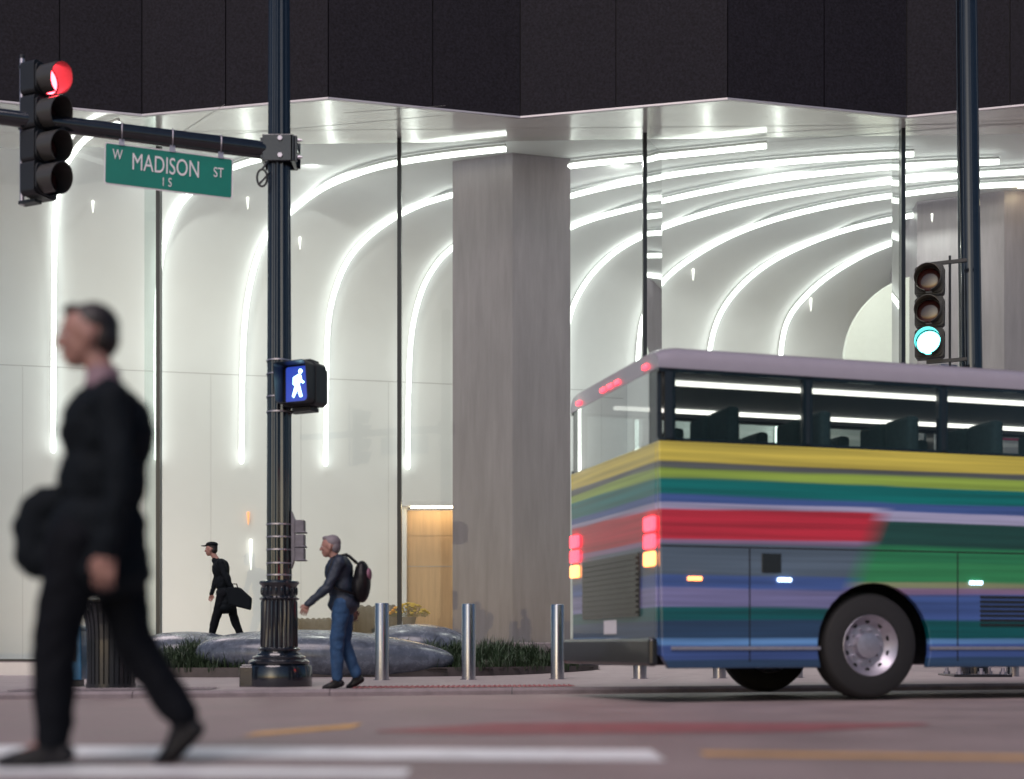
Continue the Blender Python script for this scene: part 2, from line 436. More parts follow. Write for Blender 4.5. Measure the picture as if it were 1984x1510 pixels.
arcs = [
 [(103,872),(104,700),(105,520),(107,420),(118,345),(140,300),(175,262),(230,240)],
 [(303,886),(303,720),(304,600),(312,500),(328,440),(352,392),(400,350),(470,318),(560,296)],
 [(468,893),(469,780),(473,640),(487,540),(515,460),(565,410),(625,365),(700,334),(774,315),(877,300),(980,289)],
 [(631,898),(632,800),(635,640),(650,560),(680,495),(730,445),(800,403),(877,378),(1000,345),(1105,322),(1300,302),(1485,283)],
 [(790,904),(791,780),(797,650),(815,570),(840,520),(877,480),(960,430),(1105,380),(1250,348),(1400,326),(1600,308),(1770,299)],
 [(945,908),(946,800),(952,690),(975,600),(1020,510),(1105,440),(1250,398),(1400,365),(1560,340),(1748,322),(1935,314)],
 [(1090,912),(1091,800),(1096,680),(1106,605),(1140,540),(1190,490),(1249,456),(1330,425),(1450,393),(1600,367),(1748,350),(1870,340),(2000,332)],
 [(1234,917),(1234,800),(1237,680),(1249,605),(1285,545),(1340,500),(1420,455),(1520,420),(1640,393),(1748,377),(1870,363),(2000,356)],
 [(1366,922),(1367,800),(1372,700),(1390,620),(1430,560),(1490,510),(1570,470),(1660,440),(1777,416)],
 [(1505,926),(1506,820),(1510,720),(1522,630),(1560,575),(1620,525),(1700,482),(1777,457)],
]
for a in arcs:
    pts = [surf(x, y) for x, y in spline(a)]
    keep = [pts[0]]
    for q in pts[1:]:
        if (q-keep[-1]).length > .05: keep.append(q)
    for _ in range(5):
        keep = [keep[0]]+[(keep[i-1]+keep[i]*2+keep[i+1])/4 for i in range(1, len(keep)-1)]+[keep[-1]]
    mb = MB(); mb.cap(keep[0]-Vector((0,0,.02)), keep[0]+Vector((0,0,.02)), .050, .050, 8); mb.tube(keep, .052, 10)
    P(mb, 'light_tube', M['tube'], smooth=True)
    ch = []
    for q in keep[2:]:
        t = (Vector((q.x, q.y))-P0).dot(N)
        if q.z <= ZV: nn = Vector((N.x, N.y, 0))
        elif t >= VA: nn = Vector((0,0,-1))
        else:
            a_ = (VA-t)/VA**2; nn = Vector((N.x*a_, N.y*a_, (ZV-q.z)/VB**2)).normalized()
        ch.append(q - nn*.072)
    mb = MB(); mb.tube(ch, .038, 8); P(mb, 'light_channel', M['tube_housing'], smooth=True)
# glowing drops added on the wall in place of reflections in the glass
for px, py, h in ((180,393,40),(480,385,42),(581,465,38),(1343,527,34),(1571,586,36),(1806,432,34),(486,1075,60),(481,1005,26)):
    q = surf(px, py, .07) if px != 1806 else W(px, py, 29.5); s_ = S(q.y); mb = MB(); hh = h/s_
    mb.lathe([(.004,-hh/2),(.018,-hh/4),(.03,hh/4),(.034,hh/2)], 10, Matrix.Translation(q))
    P(mb, 'glint_drop', M['dim_amber'] if px == 481 else M['glint'], smooth=True)
# pale arch panel at the right of the lobby wall
mb = MB(); mb.lathe([(1.93,-.09),(1.95,-.07),(1.95,.07),(1.93,.09)], 64, Matrix.Translation((9.5, 30.6, 7.0)) @ Matrix.Rotation(R(90), 4, 'X'))
M['arch'] = mat('pale_arch_panel', (.86,.90,.84), .3, noise=.03)
P(mb, 'arch_panel', M['arch'], auto=True)
# added fill lamps under the lobby ceiling, brightening the back wall
for x in (-10.5, -7.3, -4.1, 2.2, 5.2, 8.2):
    la = bpy.data.lights.new('lobby_fill', 'AREA'); la.shape = 'DISK'; la.size = .18; la.energy = 60; la.color = (.97, 1.0, .93)
    lo = bpy.data.objects.new('lobby_fill', la); link(lo); lo.parent = bld; lo.location = (x, 27.2-26, ZC-.03); lo.rotation_euler = (R(14), 0, 0)
# lobby floor
mb = MB(); mb.box(-16, 17, 26.15, 36, -.1, .17); P(mb, 'lobby_floor', M['floor'])
# stone column with a near edge
def colm(pts, z0, z1, name):
    mb = MB(); n = len(pts)
    mb.add([(*p, z0) for p in pts]+[(*p, z1) for p in pts], [tuple(range(n)), tuple(range(2*n-1, n-1, -1))]+[((i+1)%n, i, n+i, n+(i+1)%n) for i in range(n)])
    return P(mb, name, M['stone'])
def xy(px, Y): return ((px-CX)*Y/F, Y)
colm([xy(877,27.15), xy(993,26.68), xy(1105,27.0), (1.13, 29.2), (-1.1, 29.2)], .1, ZC-.004, 'column')
colm([xy(1777,29.6), (10.6, 28.9), (17.5, 28.9), (17.5, 33), (9.3, 33)], .1, ZC-.004, 'core_wall')
mb = MB()
for x, z in ((10.9, ZC-.02), (12.2, ZC-.02)): mb = MB(); mb.box(x-.12, x+.12, 28.4, 28.6, z-.03, z); P(mb, 'downlight', M['warm'])
# oak wall niche with a warm light over it
mb = MB(); x0 = (789-CX)*30.2/F; x1 = (905-CX)*30.2/F
mb.box(x0, x1, 30.2, 30.5, .17, 2.98); mb.box(x0, x1, 30.192, 30.2, 2.98, 3.55); P(mb, 'oak_panel', M['wood'])
mb = MB(); mb.box(x0-.10, x0-.004, 30.05, 30.5, .17, 3.7); mb.box(x0-.1, x1, 29.75, 30.6, 3.6, 3.7); P(mb, 'niche_frame', M['wall'])
mb = MB(); mb.box(x0+.1, x1-.05, 29.82, 29.95, 3.57, 3.6); P(mb, 'niche_light', M['warm'])
mb = MB(); mb.box(x0+.002, x1, 30.190, 30.1915, 2.28, 2.292); P(mb, 'panel_seam', M['wall_joint'])
# glass wall
def gY(px): return 26.2 - .7*(px-308)/1440
mull = [-158, 308, 774, 1249, 1748, 2230]
gb = MB()
for a, b in zip(mull, mull[1:]):
    g = MB(); A = Vector(xy(a+3, gY(a))); B = Vector(xy(b-3, gY(b))); z0 = .22
    g.quad((*A, z0), (*B, z0), (*B, ZC-.004), (*A, ZC-.004)); P(g, 'glass_pane', M['glass'])
    m2 = MB(); m2.box(A.x, B.x, 0, 0, 0, 0)
    d = (B-A).normalized(); q = Vector((d.y, -d.x))*.05
    base = MB(); zz0, zz1 = -.15, .22
    base.add([(*(A+q*2.4), zz0),(*(B+q*2.4), zz0),(*(B-q*2), zz0),(*(A-q*2), zz0),(*(A+q*2.4), zz1-.03),(*(B+q*2.4), zz1-.03),(*(B-q*2), zz1-.03),(*(A-q*2), zz1-.03)],
             [(0,3,2,1),(4,5,6,7),(0,1,5,4),(1,2,6,5),(2,3,7,6),(3,0,4,7)])
    P(base, 'plinth', M['kerb'])
    fr = MB(); fr.add([(*(A+q), zz1-.03),(*(B+q), zz1-.03),(*(B-q), zz1-.03),(*(A-q), zz1-.03),(*(A+q), zz1+.015),(*(B+q), zz1+.015),(*(B-q), zz1+.015),(*(A-q), zz1+.015)],
             [(0,3,2,1),(4,5,6,7),(0,1,5,4),(1,2,6,5),(2,3,7,6),(3,0,4,7)])
    P(fr, 'bottom_rail', M['mullion'])
for a in mull:
    x, y = xy(a, gY(a)); mb = MB(); mb.box(x-.038, x+.038, y-.09, y+.09, .2, ZC-.002); P(mb, 'mullion', M['mullion'])
for a in (273, 1285, 1735):
    x, y = xy(a, 26.4); x2, y2 = xy(a+(33 if a == 273 else -33 if a == 1285 else 14), gY(a)+.02)
    mb = MB(); mb.quad((x, y+.25, .2), (x2, y2+.1, .2), (x2, y2+.1, ZC-.004), (x, y+.25, ZC-.004)); P(mb, 'glass_fin', M['glass_edge'])
# right side and left side closures
mb = MB(); mb.box(-11.9, -11.62, 26.7, 30.4, -.1, ZC-.01); P(mb, 'side_wall', M['wall']); mb = MB(); mb.box(17.5, 17.8, 25.4, 36, -.1, ZC); P(mb, 'side_wall', M['wall'])

# terrace behind the planter
mb = MB(); mb.box((262-CX)*24.2/F, (1090-CX)*24.2/F, 24.15, 25.85, -.05, .55)
tag(mb.build('terrace', M['kerb'], bevel=.02), kind='structure')

# ---------------------------------------------------------------- planter, grass, boulders
out = [(255,20.95),(300,20.75),(400,20.72),(600,20.8),(870,21.2),(1000,21.8),(1100,22.7),(1150,23.4),(1158,23.8),(1130,24.05),(900,24.08),(500,24.08),(285,24.08),(262,23.2),(248,21.8)]
pol = [xy(a, b) for a, b in out]
def closed(p, n=6):
    r = []; k = len(p)
    for i in range(k):
        a, b, c, d = p[i-1], p[i], p[(i+1)%k], p[(i+2)%k]
        for j in range(n):
            t = j/n; r.append(tuple(.5*((2*b[q])+(-a[q]+c[q])*t+(2*a[q]-5*b[q]+4*c[q]-d[q])*t*t+(-a[q]+3*b[q]-3*c[q]+d[q])*t**3) for q in (0,1)))
    return r
pol = closed(pol)
pl = empty('planter', (0, 0, 0), 0, 'low kidney shaped planter with dark steel edging behind the bollards', 'planter')
mb = MB(); n = len(pol); cen = Vector((sum(p[0] for p in pol)/n, sum(p[1] for p in pol)/n))
for p in pol:
    v = Vector(p); d = (v-cen).normalized()*.03
    mb.v += [(v.x, v.y, gz(*p)-.05), (v.x, v.y, .15), (v.x-d.x, v.y-d.y, .15), (v.x-d.x, v.y-d.y, gz(*p)-.05)]
for i in range(n):
    for k in range(4):
        a = i*4+k; b = i*4+(k+1)%4; c = ((i+1)%n)*4; mb.f.append((a, b, c+(k+1)%4, c+k))
mb.build('edging', M['corten'], pl)
def inside(x, y):
    c = False; j = n-1
    for i in range(n):
        xi, yi = pol[i]; xj, yj = pol[j]
        if (yi > y) != (yj > y) and x < (xj-xi)*(y-yi)/(yj-yi)+xi: c = not c
        j = i
    return c
def edist(x, y): return min((x-p[0])**2+(y-p[1])**2 for p in pol)**.5
def soilz(x, y): return .10 + .22*min(1, edist(x, y)/.9)
mb = MB(); gx = 60; gy = 22
for i in range(gx):
    for j in range(gy):
        x0 = pol and -6.9 + 8.6*i/gx; x1 = -6.9+8.6*(i+1)/gx; y0 = 20.6+3.6*j/gy; y1 = 20.6+3.6*(j+1)/gy
        if inside((x0+x1)/2, (y0+y1)/2):
            mb.quad((x0,y0,soilz(x0,y0)),(x1,y0,soilz(x1,y0)),(x1,y1,soilz(x1,y1)),(x0,y1,soilz(x0,y1)))
mb.build('soil', M['soil'], pl)
mb = MB(); cnt = 0
clumps = []
while len(clumps) < 1500:
    x = random.uniform(-6.9, 1.7); y = random.uniform(20.6, 24.1)
    if inside(x, y) and edist(x, y) > .05: clumps.append((x, y, random.uniform(.6, 1.25)))
for (cx_, cy_, k) in clumps:
    for _ in range(17):
        a = random.uniform(0, 6.28); r = random.uniform(0, .10); x = cx_+r*math.cos(a); y = cy_+r*math.sin(a)
        z = soilz(x, y)-.03; h = random.uniform(.17, .38)*k*(.7+.3*min(1, edist(x, y)/.6)); ln = random.uniform(.1, .75)*h
        b = a+random.uniform(-.6,.6); dx, dy = math.cos(b), math.sin(b); w = random.uniform(.004, .008)
        tx, ty = -dy*w, dx*w
        m1 = (x+dx*ln*.3, y+dy*ln*.3, z+h*.6); tip = (x+dx*ln, y+dy*ln, z+h*random.uniform(.75, 1))
        mb.add([(x-tx,y-ty,z),(x+tx,y+ty,z),(m1[0]+tx,m1[1]+ty,m1[2]),(m1[0]-tx,m1[1]-ty,m1[2]),tip], [(0,1,2,3),(3,2,4)])
tag(mb.build('grass', M['grass']), 'dark green ornamental grass filling the kidney shaped planter', 'grass', kind='stuff')

def boulder(px, Y, w, top, bot, dep, skew, label):
    s_ = S(Y); x = (px-CX)/s_; zt = CH+(HZ-top)/s_; zb = bot
    e = MB(); e.ell((0,0,0), (1,1,1), n=64, m=36)
    vs = []
    for v in e.v:
        a = Vector(v); u = a.x
        a.z = math.copysign(abs(a.z)**.8, a.z)
        z = a.z*(1 - skew*.22*max(0, u)**1.5)
        zc = (zt+zb)/2 - .06*skew*u
        vs.append((u*w/2/s_, a.y*dep*(1-.15*u*skew), zc + z*(zt-zb)/2))
    e.v = vs; o = e.build('boulder', M['boulder'], smooth=True); o.location = (x, Y, 0)
    return tag(o, label, 'boulder', 'polished boulders round the planter')
boulder(630, 21.45, 500, 1221, -.10, .78, 1.0, 'largest polished grey boulder lying in front of the planter behind the fluted pole')
boulder(372, 22.9, 235, 1224, -.05, .8, .3, 'smaller boulder half hidden in grass at the left end of the planter')
boulder(812, 23.2, 215, 1209, -.05, .7, .3, 'dark flat boulder behind grass below the yellow flowers')

# ---------------------------------------------------------------- bollards
bo = empty('bollard', (0,0,0)); mb = MB()
mb.lathe([(.100,-.02),(.100,1.075),(.097,1.086),(.09,1.09)], 40); mb.build('post', M['steel'], bo, auto=True)
mb = MB(); mb.lathe([(.125,0.0),(.125,.008),(.101,.008)], 32); mb.build('base_ring', M['steel'], bo, auto=True)
bpx = [740, 908, 1080, 1240, 1394, 1543, 1688, 1962]
for i, px in enumerate(bpx):
    o = bo if i == 0 else copy_tree(bo)
    Y = 19.0+.28*(i if i < 7 else 8); o.location = ((px-CX)*Y/F, Y, 0.0)
    names = ['in front of the large boulder and nearest the walker with backpack', 'in front of the stone column and planter grass',
             'beside the rear corner of the bus at the planter end', 'seen under the rear end of the bus', 'seen under the bus, second from its rear corner',
             'seen under the bus just left of its rear wheel', 'seen under the bus behind its rear wheel', 'seen under the bus nearest the right picture edge']
    tag(o, 'brushed steel bollard '+names[i], 'bollard', 'steel bollards along the pavement')

# ---------------------------------------------------------------- left traffic pole
PY = 15.95
pole = empty('traffic_signal_pole', ((541-CX)*PY/F, PY, 0), 0, 'tall black fluted street pole with cast base carrying a long mast arm', 'pole')
mb = MB()
mb.lathe([(.385,-.01),(.39,.0),(.39,.235),(.38,.25),(.30,.255)], 48); mb.build('base_drum', M['black'], pole, auto=True)
mb = MB(); mb.box(-.42,-.25,-.28,-.05,-.005,.24); mb.box(-.40,-.27,-.26,-.07,.24,.262); mb.build('access_box', M['black'], pole, bevel=.015)
mb = MB(); mb.lathe([(.34,.25),(.358,.27),(.36,.295),(.335,.315),(.31,.325),(.315,.345),(.30,.36),(.27,.37),(.26,.39),(.225,.40),(.22,.415),(.245,.425),(.248,.445),(.235,.46),(.21,.465)], 48)
mb.build('base_moulding', M['black'], pole, auto=True)
mb = MB(); mb.lathe([(.205,.46),(.222,.475,1),(.216,1.0,1),(.205,1.02)], 192, fl=24, fd=.026); mb.build('fluted_base', M['black'], pole, auto=True)
mb = MB(); mb.lathe([(.20,1.015),(.232,1.03),(.236,1.045),(.215,1.06),(.205,1.07),(.208,1.19),(.22,1.205),(.236,1.225),(.232,1.245),(.19,1.255),(.155,1.262)], 48)
for k in range(20):
    a = 2*math.pi*k/20; mb.ell((.207*math.cos(a), .207*math.sin(a), 1.13), (.016,.016,.05), n=8, m=6)
mb.build('collar', M['black'], pole, auto=True)
mb = MB(); mb.lathe([(.150,1.25,1),(.143,4,1),(.134,6.4,1),(.118,9.5,1)], 144, fl=12, fd=.016)
mb.build('shaft', M['black'], pole, auto=True)
mb = MB()
for z in (1.32, 1.46, 1.62, 1.77, 1.92, 3.25, 3.43, 3.70, 3.86):
    mb = MB(); mb.lathe([(.151,z-.008),(.1535,z-.008),(.1535,z+.008),(.151,z+.008)], 40, cap=False); mb.build('steel_band', M['galv'], pole)
# mast arm
A0 = Vector((0, -.02, 6.34)); A1 = Vector((-4.3, -1.45, 6.39)); AD = (A1-A0).normalized()
mb = MB(); mb.tube([A0, A0+AD*1.5, A1], [.105, .098, .082], 24); arm = mb.build('mast_arm', M['black'], pole, auto=True)
mb = MB(); mb.box(-.17,.19,-.17,-.13,6.19,6.5); mb.box(.16,.20,-.17,.17,6.19,6.5); mb.box(-.19,.19,.14,.18,6.19,6.5); mb.box(-.2,-.16,-.15,.17,6.22,6.47)
mb.box(.2,.235,-.13,-.11,6.19,6.5); mb.box(.2,.235,.11,.13,6.19,6.5); mb.box(.2,.23,-.13,.13,6.335,6.35); mb.build('arm_clamp', M['black'], pole, bevel=.006)
for z in (6.25, 6.45):
    mb = MB(); mb.tube([(.04,-.19,z),(.04,-.165,z)], .03, 6); mb.build('bolt_head', M['galv'], pole)
    mb = MB(); mb.tube([(.10,-.10,z),(.24,-.10,z),(.2401,-.10,z),(.262,-.10,z),(.2621,-.10,z),(.29,-.10,z)], [.013,.013,.022,.022,.013,.013], 8); mb.build('clamp_bolt', M['galv'], pole)
mb = MB(); pts = [(-.10,-.17,6.18)]
for k in range(0, 30): a = R(90-k*20); pts.append((-.16+.06*math.cos(a)-.01, -.18, 5.98+.10*math.sin(a)))
pts.append((-.08,-.16,6.05)); mb.tube(pts, .013, 8); mb.build('cable_loop', M['black_matt'], pole, smooth=True)
# button box on the pole
mb = MB(); mb.prism([(.15,1.40),(.19,1.52),(.19,1.98),(.15,2.08)], -.05, .05); mb.build('box_bracket', M['box_grey'], pole)
for z0 in (1.50, 1.66, 1.83):
    mb = MB(); mb.box(.20,.305,-.09,.07,z0,z0+.14); mb.box(.195,.325,-.10,.08,z0-.012,z0+.004); mb.build('meter_box', M['box_grey'], pole, bevel=.006)

# ---------------------------------------------------------------- signals
def rrect(w, h, r, n=6):
    o = []
    for cx_, cy_, a0 in ((w/2-r, h/2-r, 0), (-w/2+r, h/2-r, 90), (-w/2+r, -h/2+r, 180), (w/2-r, -h/2+r, 270)):
        for k in range(n+1):
            a = R(a0+90*k/n); o.append((cx_+r*math.cos(a), cy_+r*math.sin(a)))
    return o
def signal_head(root, zs, sec, lit, litmat, core=None, vis=.27):
    for i, z in enumerate(zs):
        mb = MB(); mb.prism([(x, z+q) for x, q in rrect(sec*.93, sec*.97, .05)], 0, .20)
        mb.prism([(x, z+q) for x, q in rrect(sec*.86, sec*.88, .08)], -.025, 0); mb.build('housing', M['black_matt'], root, bevel=.008)
        rl = sec*.38; mb = MB()
        prof = []
        for k in range(7):
            a = R(90*k/6); prof.append((rl*math.cos(a)+.0005, .025*math.sin(a)))
        mb.lathe(prof, 32, Matrix.Translation((0, -.03, z)) @ Matrix.Rotation(R(90), 4, 'X'))
        lens = mb.build('lens', litmat if i == lit else M['dark_lens'], root, smooth=True)
        mb = MB(); n_ = 40; ro = rl+.022; ri = rl+.014
        for k in range(n_+1):                        # tunnel visor, open over a small slot underneath, cut back below
            a = R(-90+14 + (360-28)*k/n_); up = .5+.5*math.sin(a); L = vis*(.62+.38*up)
            for rr, yy in ((ro, -.02), (ro, -.02-L), (ri, -.02-L), (ri, -.02)):
                mb.v.append((rr*math.cos(a), yy, z+rr*math.sin(a)))
        for k in range(n_):
            for q in range(3):
                a = k*4+q; mb.f.append((a, a+4, a+5, a+1))
        mb.build('visor', M['visor_in'], root, auto=True)
# left: four section signal on the mast arm, facing right
sp = Vector(pole.location) + A0 + AD*3.0
sY = 15.1; q = W(88, 255, sY)
sig = empty('traffic_signal', (q.x, q.y, 0), R(66), 'four section traffic signal glowing red, hung on the mast arm', 'traffic signal', None)
zc = [CH+(HZ-y)/S(sY) for y in (157, 223, 288, 350)]
signal_head(sig, zc, .385, 0, M['red_lamp'])
mb = MB(); q2 = Matrix.Rotation(-R(66), 4, 'Z') @ (W(43, 255, sY+.1)-Vector((q.x, q.y, 0)))
mb.tube([(q2.x, q2.y, CH+(HZ-392)/S(sY)), (q2.x, q2.y, CH+(HZ-106)/S(sY))], .028, 14)
mb.build('mounting_tube', M['galv'], sig, auto=True)
mb = MB(); mb.tube([(q2.x,q2.y,CH+(HZ-107)/S(sY)),(q2.x,q2.y,CH+(HZ-100)/S(sY))], .030, 12)
mb.build('tube_cap', M['black_matt'], sig)
for yy in (124, 388):
    z = CH+(HZ-yy)/S(sY); mb = MB(); mb.box(min(q2.x,0)-.03, max(q2.x,.02)+.03, .10, max(q2.y,.2)+.03, z-.018, z+.018); mb.build('bracket', M['black_matt'], sig)
for yy in (222, 243):
    z = CH+(HZ-yy)/S(sY); mb = MB(); mb.lathe([(.045,-.012),(.045,.012)], 16, Matrix.Translation((q2.x,q2.y,z))); mb.build('clamp', M['black_matt'], sig)

def text(body, size, mt, parent, loc, rot, sx=1, name='lettering', ext=.002, bold=0):
    cu = bpy.data.curves.new('t', 'FONT'); cu.body = body; cu.size = size; cu.align_x = 'CENTER'; cu.align_y = 'CENTER'; cu.extrude = ext
    cu.offset = bold; cu.resolution_u = 6
    o = bpy.data.objects.new('t', cu); link(o); dg = bpy.context.evaluated_depsgraph_get()
    me = bpy.data.meshes.new_from_object(o.evaluated_get(dg)); bpy.data.objects.remove(o); me.name = name
    me.materials.clear(); me.materials.append(mt)
    p = bpy.data.objects.new(name, me); link(p); p.parent = parent; p.location = loc; p.rotation_euler = rot; p.scale = (sx, 1, 1)
    return p
# street name sign hung on the arm
def armpt(px):
    # point on arm axis seen in column px
    b = Vector(pole.location)+A0; t = 0
    for k in range(4000):
        p = b+AD*(k*.002)
        if CX+F*p.x/p.y <= px: return p
    return p
pL, pR = armpt(203), armpt(452); mid = (pL+pR)/2
rz = math.atan2(pR.y-pL.y, pR.x-pL.x)
zs_ = CH+(HZ-333)/S(mid.y)
sgn = empty('street_name_sign', (mid.x, mid.y-.02, zs_), rz, 'green street sign reading W MADISON ST 1 S hanging from the mast arm', 'street sign')
sgn.rotation_euler = (0, R(1.0), rz)
ww = (pR-pL).length; hh = 80/S(mid.y)
mb = MB(); mb.prism(rrect(ww, hh, .03), -.006, .006); mb.build('sign_border', M['sign_white'], sgn)
mb = MB(); mb.prism(rrect(ww-.03, hh-.03, .022), -.009, -.006); mb.build('sign_face', M['green_sign'], sgn)
RX = (R(90), 0, 0)
text('MADISON', .275, M['sign_white'], sgn, (-.04, -.012, .045), RX, .62)
text('W', .17, M['sign_white'], sgn, (-ww*.40, -.012, .105), RX, .62)
text('ST', .165, M['sign_white'], sgn, (ww*.385, -.012, .045), RX, .68)
text('1 S', .145, M['sign_white'], sgn, (-.03, -.012, -.14), RX, .68)
for f in (.13, .52, .90):
    mb = MB(); x = -ww/2+ww*f; zc_ = 0.335 - .0; pts = []
    zc_ = (armpt(203+249*f).z - zs_) + math.sin(R(1))*x*1.0
    for k in range(25):
        a = 2*math.pi*k/24; pts.append((x, .02+.107*math.cos(a), zc_+.107*math.sin(a)))
    mb.tube(pts, .008, 6); mb.box(x-.03, x+.03, -.02, .02, hh/2-.02, zc_-.09); mb.build('strap', M['galv'], sgn)

# pedestrian signal on the pole
q = W(580, 745, 15.70)
ped = empty('pedestrian_signal', (q.x, q.y, q.z), R(-24), 'pedestrian signal showing a white walking figure, fixed to the fluted pole', 'pedestrian signal')
mb = MB(); mb.prism(rrect(.46, .50, .05), 0.0, .22); mb.prism(rrect(.40,.44,.05), .22, .30); mb.build('housing', M['black_matt'], ped, bevel=.01)
mb = MB(); mb.prism(rrect(.36,.42,.03), -.008, 0); mb.build('panel', M['walk_glow'], ped)
mb = MB(); w_, h_ = .44, .47; o_ = rrect(w_, h_, .05); n_ = len(o_)
for (x, z) in o_: mb.v += [(x, .0, z), (x*1.02, -.17-.05*(z/h_+.5), z*1.01), (x*.985, -.17-.05*(z/h_+.5), z*.98), (x*.965, .0, z*.965)]
for i in range(n_):
    for k in range(3):
        a = i*4+k; b = ((i+1) % n_)*4+k; mb.f.append((a, b, b+1, a+1))
mb.build('visor', M['black_matt'], ped, auto=True)
mb = MB(); K = .00050                                                      # walking figure
def wf(x, y): return ((x-835)*K*1.15, (815-y)*K*1.30)
disc = [(wf(872, 585)[0]+.024*math.cos(2*math.pi*k/20), wf(872, 585)[1]+.026*math.sin(2*math.pi*k/20)) for k in range(20)]
mb.prism(disc, -.014, -.010)
body = [(700,690),(830,635),(885,650),(900,735),(965,780),(940,805),(865,770),(850,820),(915,1040),(860,1045),(800,905),(715,1050),(680,1020),(745,850),(745,720),(738,820),(700,820)]
mb.prism([wf(*b) for b in body], -.014, -.010)
mb.build('walk_symbol', M['walk_lamp'], ped)
for z in (.251, -.301): mb = MB(); mb.box(-.14,.12,.05,.24,z,z+.05); mb.box(-.25,-.05,.16,.30,z+.01,z+.04); mb.build('bracket', M['black_matt'], ped, bevel=.008)

# ---------------------------------------------------------------- right pole with signals
QY = 21.2; qx = (1888-CX)*QY/F
rp = empty('signal_post', (qx, QY, 0), 0, 'plain black signal post on a bolted base plate behind the bus', 'pole')
mb = MB(); lean = -.012
mb.tube([(0,0,.05),(lean*3,0,3),(lean*6.5,0,6.5),(lean*13,0,13)], [.215,.19,.17,.15], 32); mb.build('shaft', M['black'], rp, auto=True)
mb = MB()
for k in range(8):
    a = math.pi*k/4; mb.tube([(.2*math.cos(a),.2*math.sin(a),.5),(.175*math.cos(a)+lean*4,.175*math.sin(a),4),(.152*math.cos(a)+lean*12.9,.152*math.sin(a),12.9)], .012, 6)
mb.build('ribs', M['black'], rp)
mb = MB(); mb.box(-.45,.45,-.40,.40,.0,.045); mb.build('base_plate', M['black'], rp, bevel=.006)
for x in (-.34, 0, .34):
    for y in (-.30, .30): mb = MB(); mb.tube([(x,y,.0),(x,y,.045),(x,y,.0451),(x,y,.085),(x,y,.0851),(x,y,.14)], [.03,.03,.055,.055,.03,.03], 8); mb.build('anchor_bolt', M['galv'], rp)
RY = 20.9; q = W(1800, 603, RY)
rs = empty('traffic_signal', (q.x, q.y, 0), R(-24), 'three section traffic signal glowing green, fixed beside the right hand post', 'traffic signal')
zr = [CH+(HZ-y)/S(RY) for y in (543, 604, 665)]
signal_head(rs, zr, .47, 2, M['green_lamp'])
mb = MB(); zt = zr[0]+.27; zb = zr[2]-.27
mb.box(-.05,.55,.08,.14,zt-.02,zt+.03); mb.box(-.05,.55,.08,.14,zb-.03,zb+.02); mb.tube([(.30,.10,zb-.1),(.30,.10,zt+.1)], .02, 10)
mb.build('bracket', M['black_matt'], rs)
q = W(1838, 753, 20.8)
rped = empty('pedestrian_signal', tuple(q), R(20), 'unlit pedestrian signal box below the green traffic signal', 'pedestrian signal')
mb = MB(); mb.prism(rrect(.86, .66, .09), 0, .30); mb.build('housing', M['black_matt'], rped, bevel=.01)
mb = MB(); mb.prism(rrect(.72, .54, .06), -.01, 0); mb.build('panel', M['dark_lens'], rped)
for z in (.33, -.39): mb = MB(); mb.box(-.1,.2,.05,.2,z,z+.06); mb.build('bracket', M['galv'], rped)
q = W(1990, 834, 20.9)
s2 = empty('street_name_sign', tuple(q), 0, 'maroon street sign reading MILTON H. GRAY on the right hand post', 'street sign')
s2.rotation_euler = (0, R(2.4), 0)
mb = MB(); mb.prism(rrect(1.52, .34, .03), -.006, .006); mb.build('sign_face', M['brown_sign'], s2)
text('MILTON H. GRAY', .17, M['pink_letters'], s2, (-.06, -.012, 0), RX, .75)
for z in (-.16, .13): mb = MB(); mb.box(-.86,-.70,-.02,.02,z,z+.03); mb.build('bracket', M['galv'], s2)

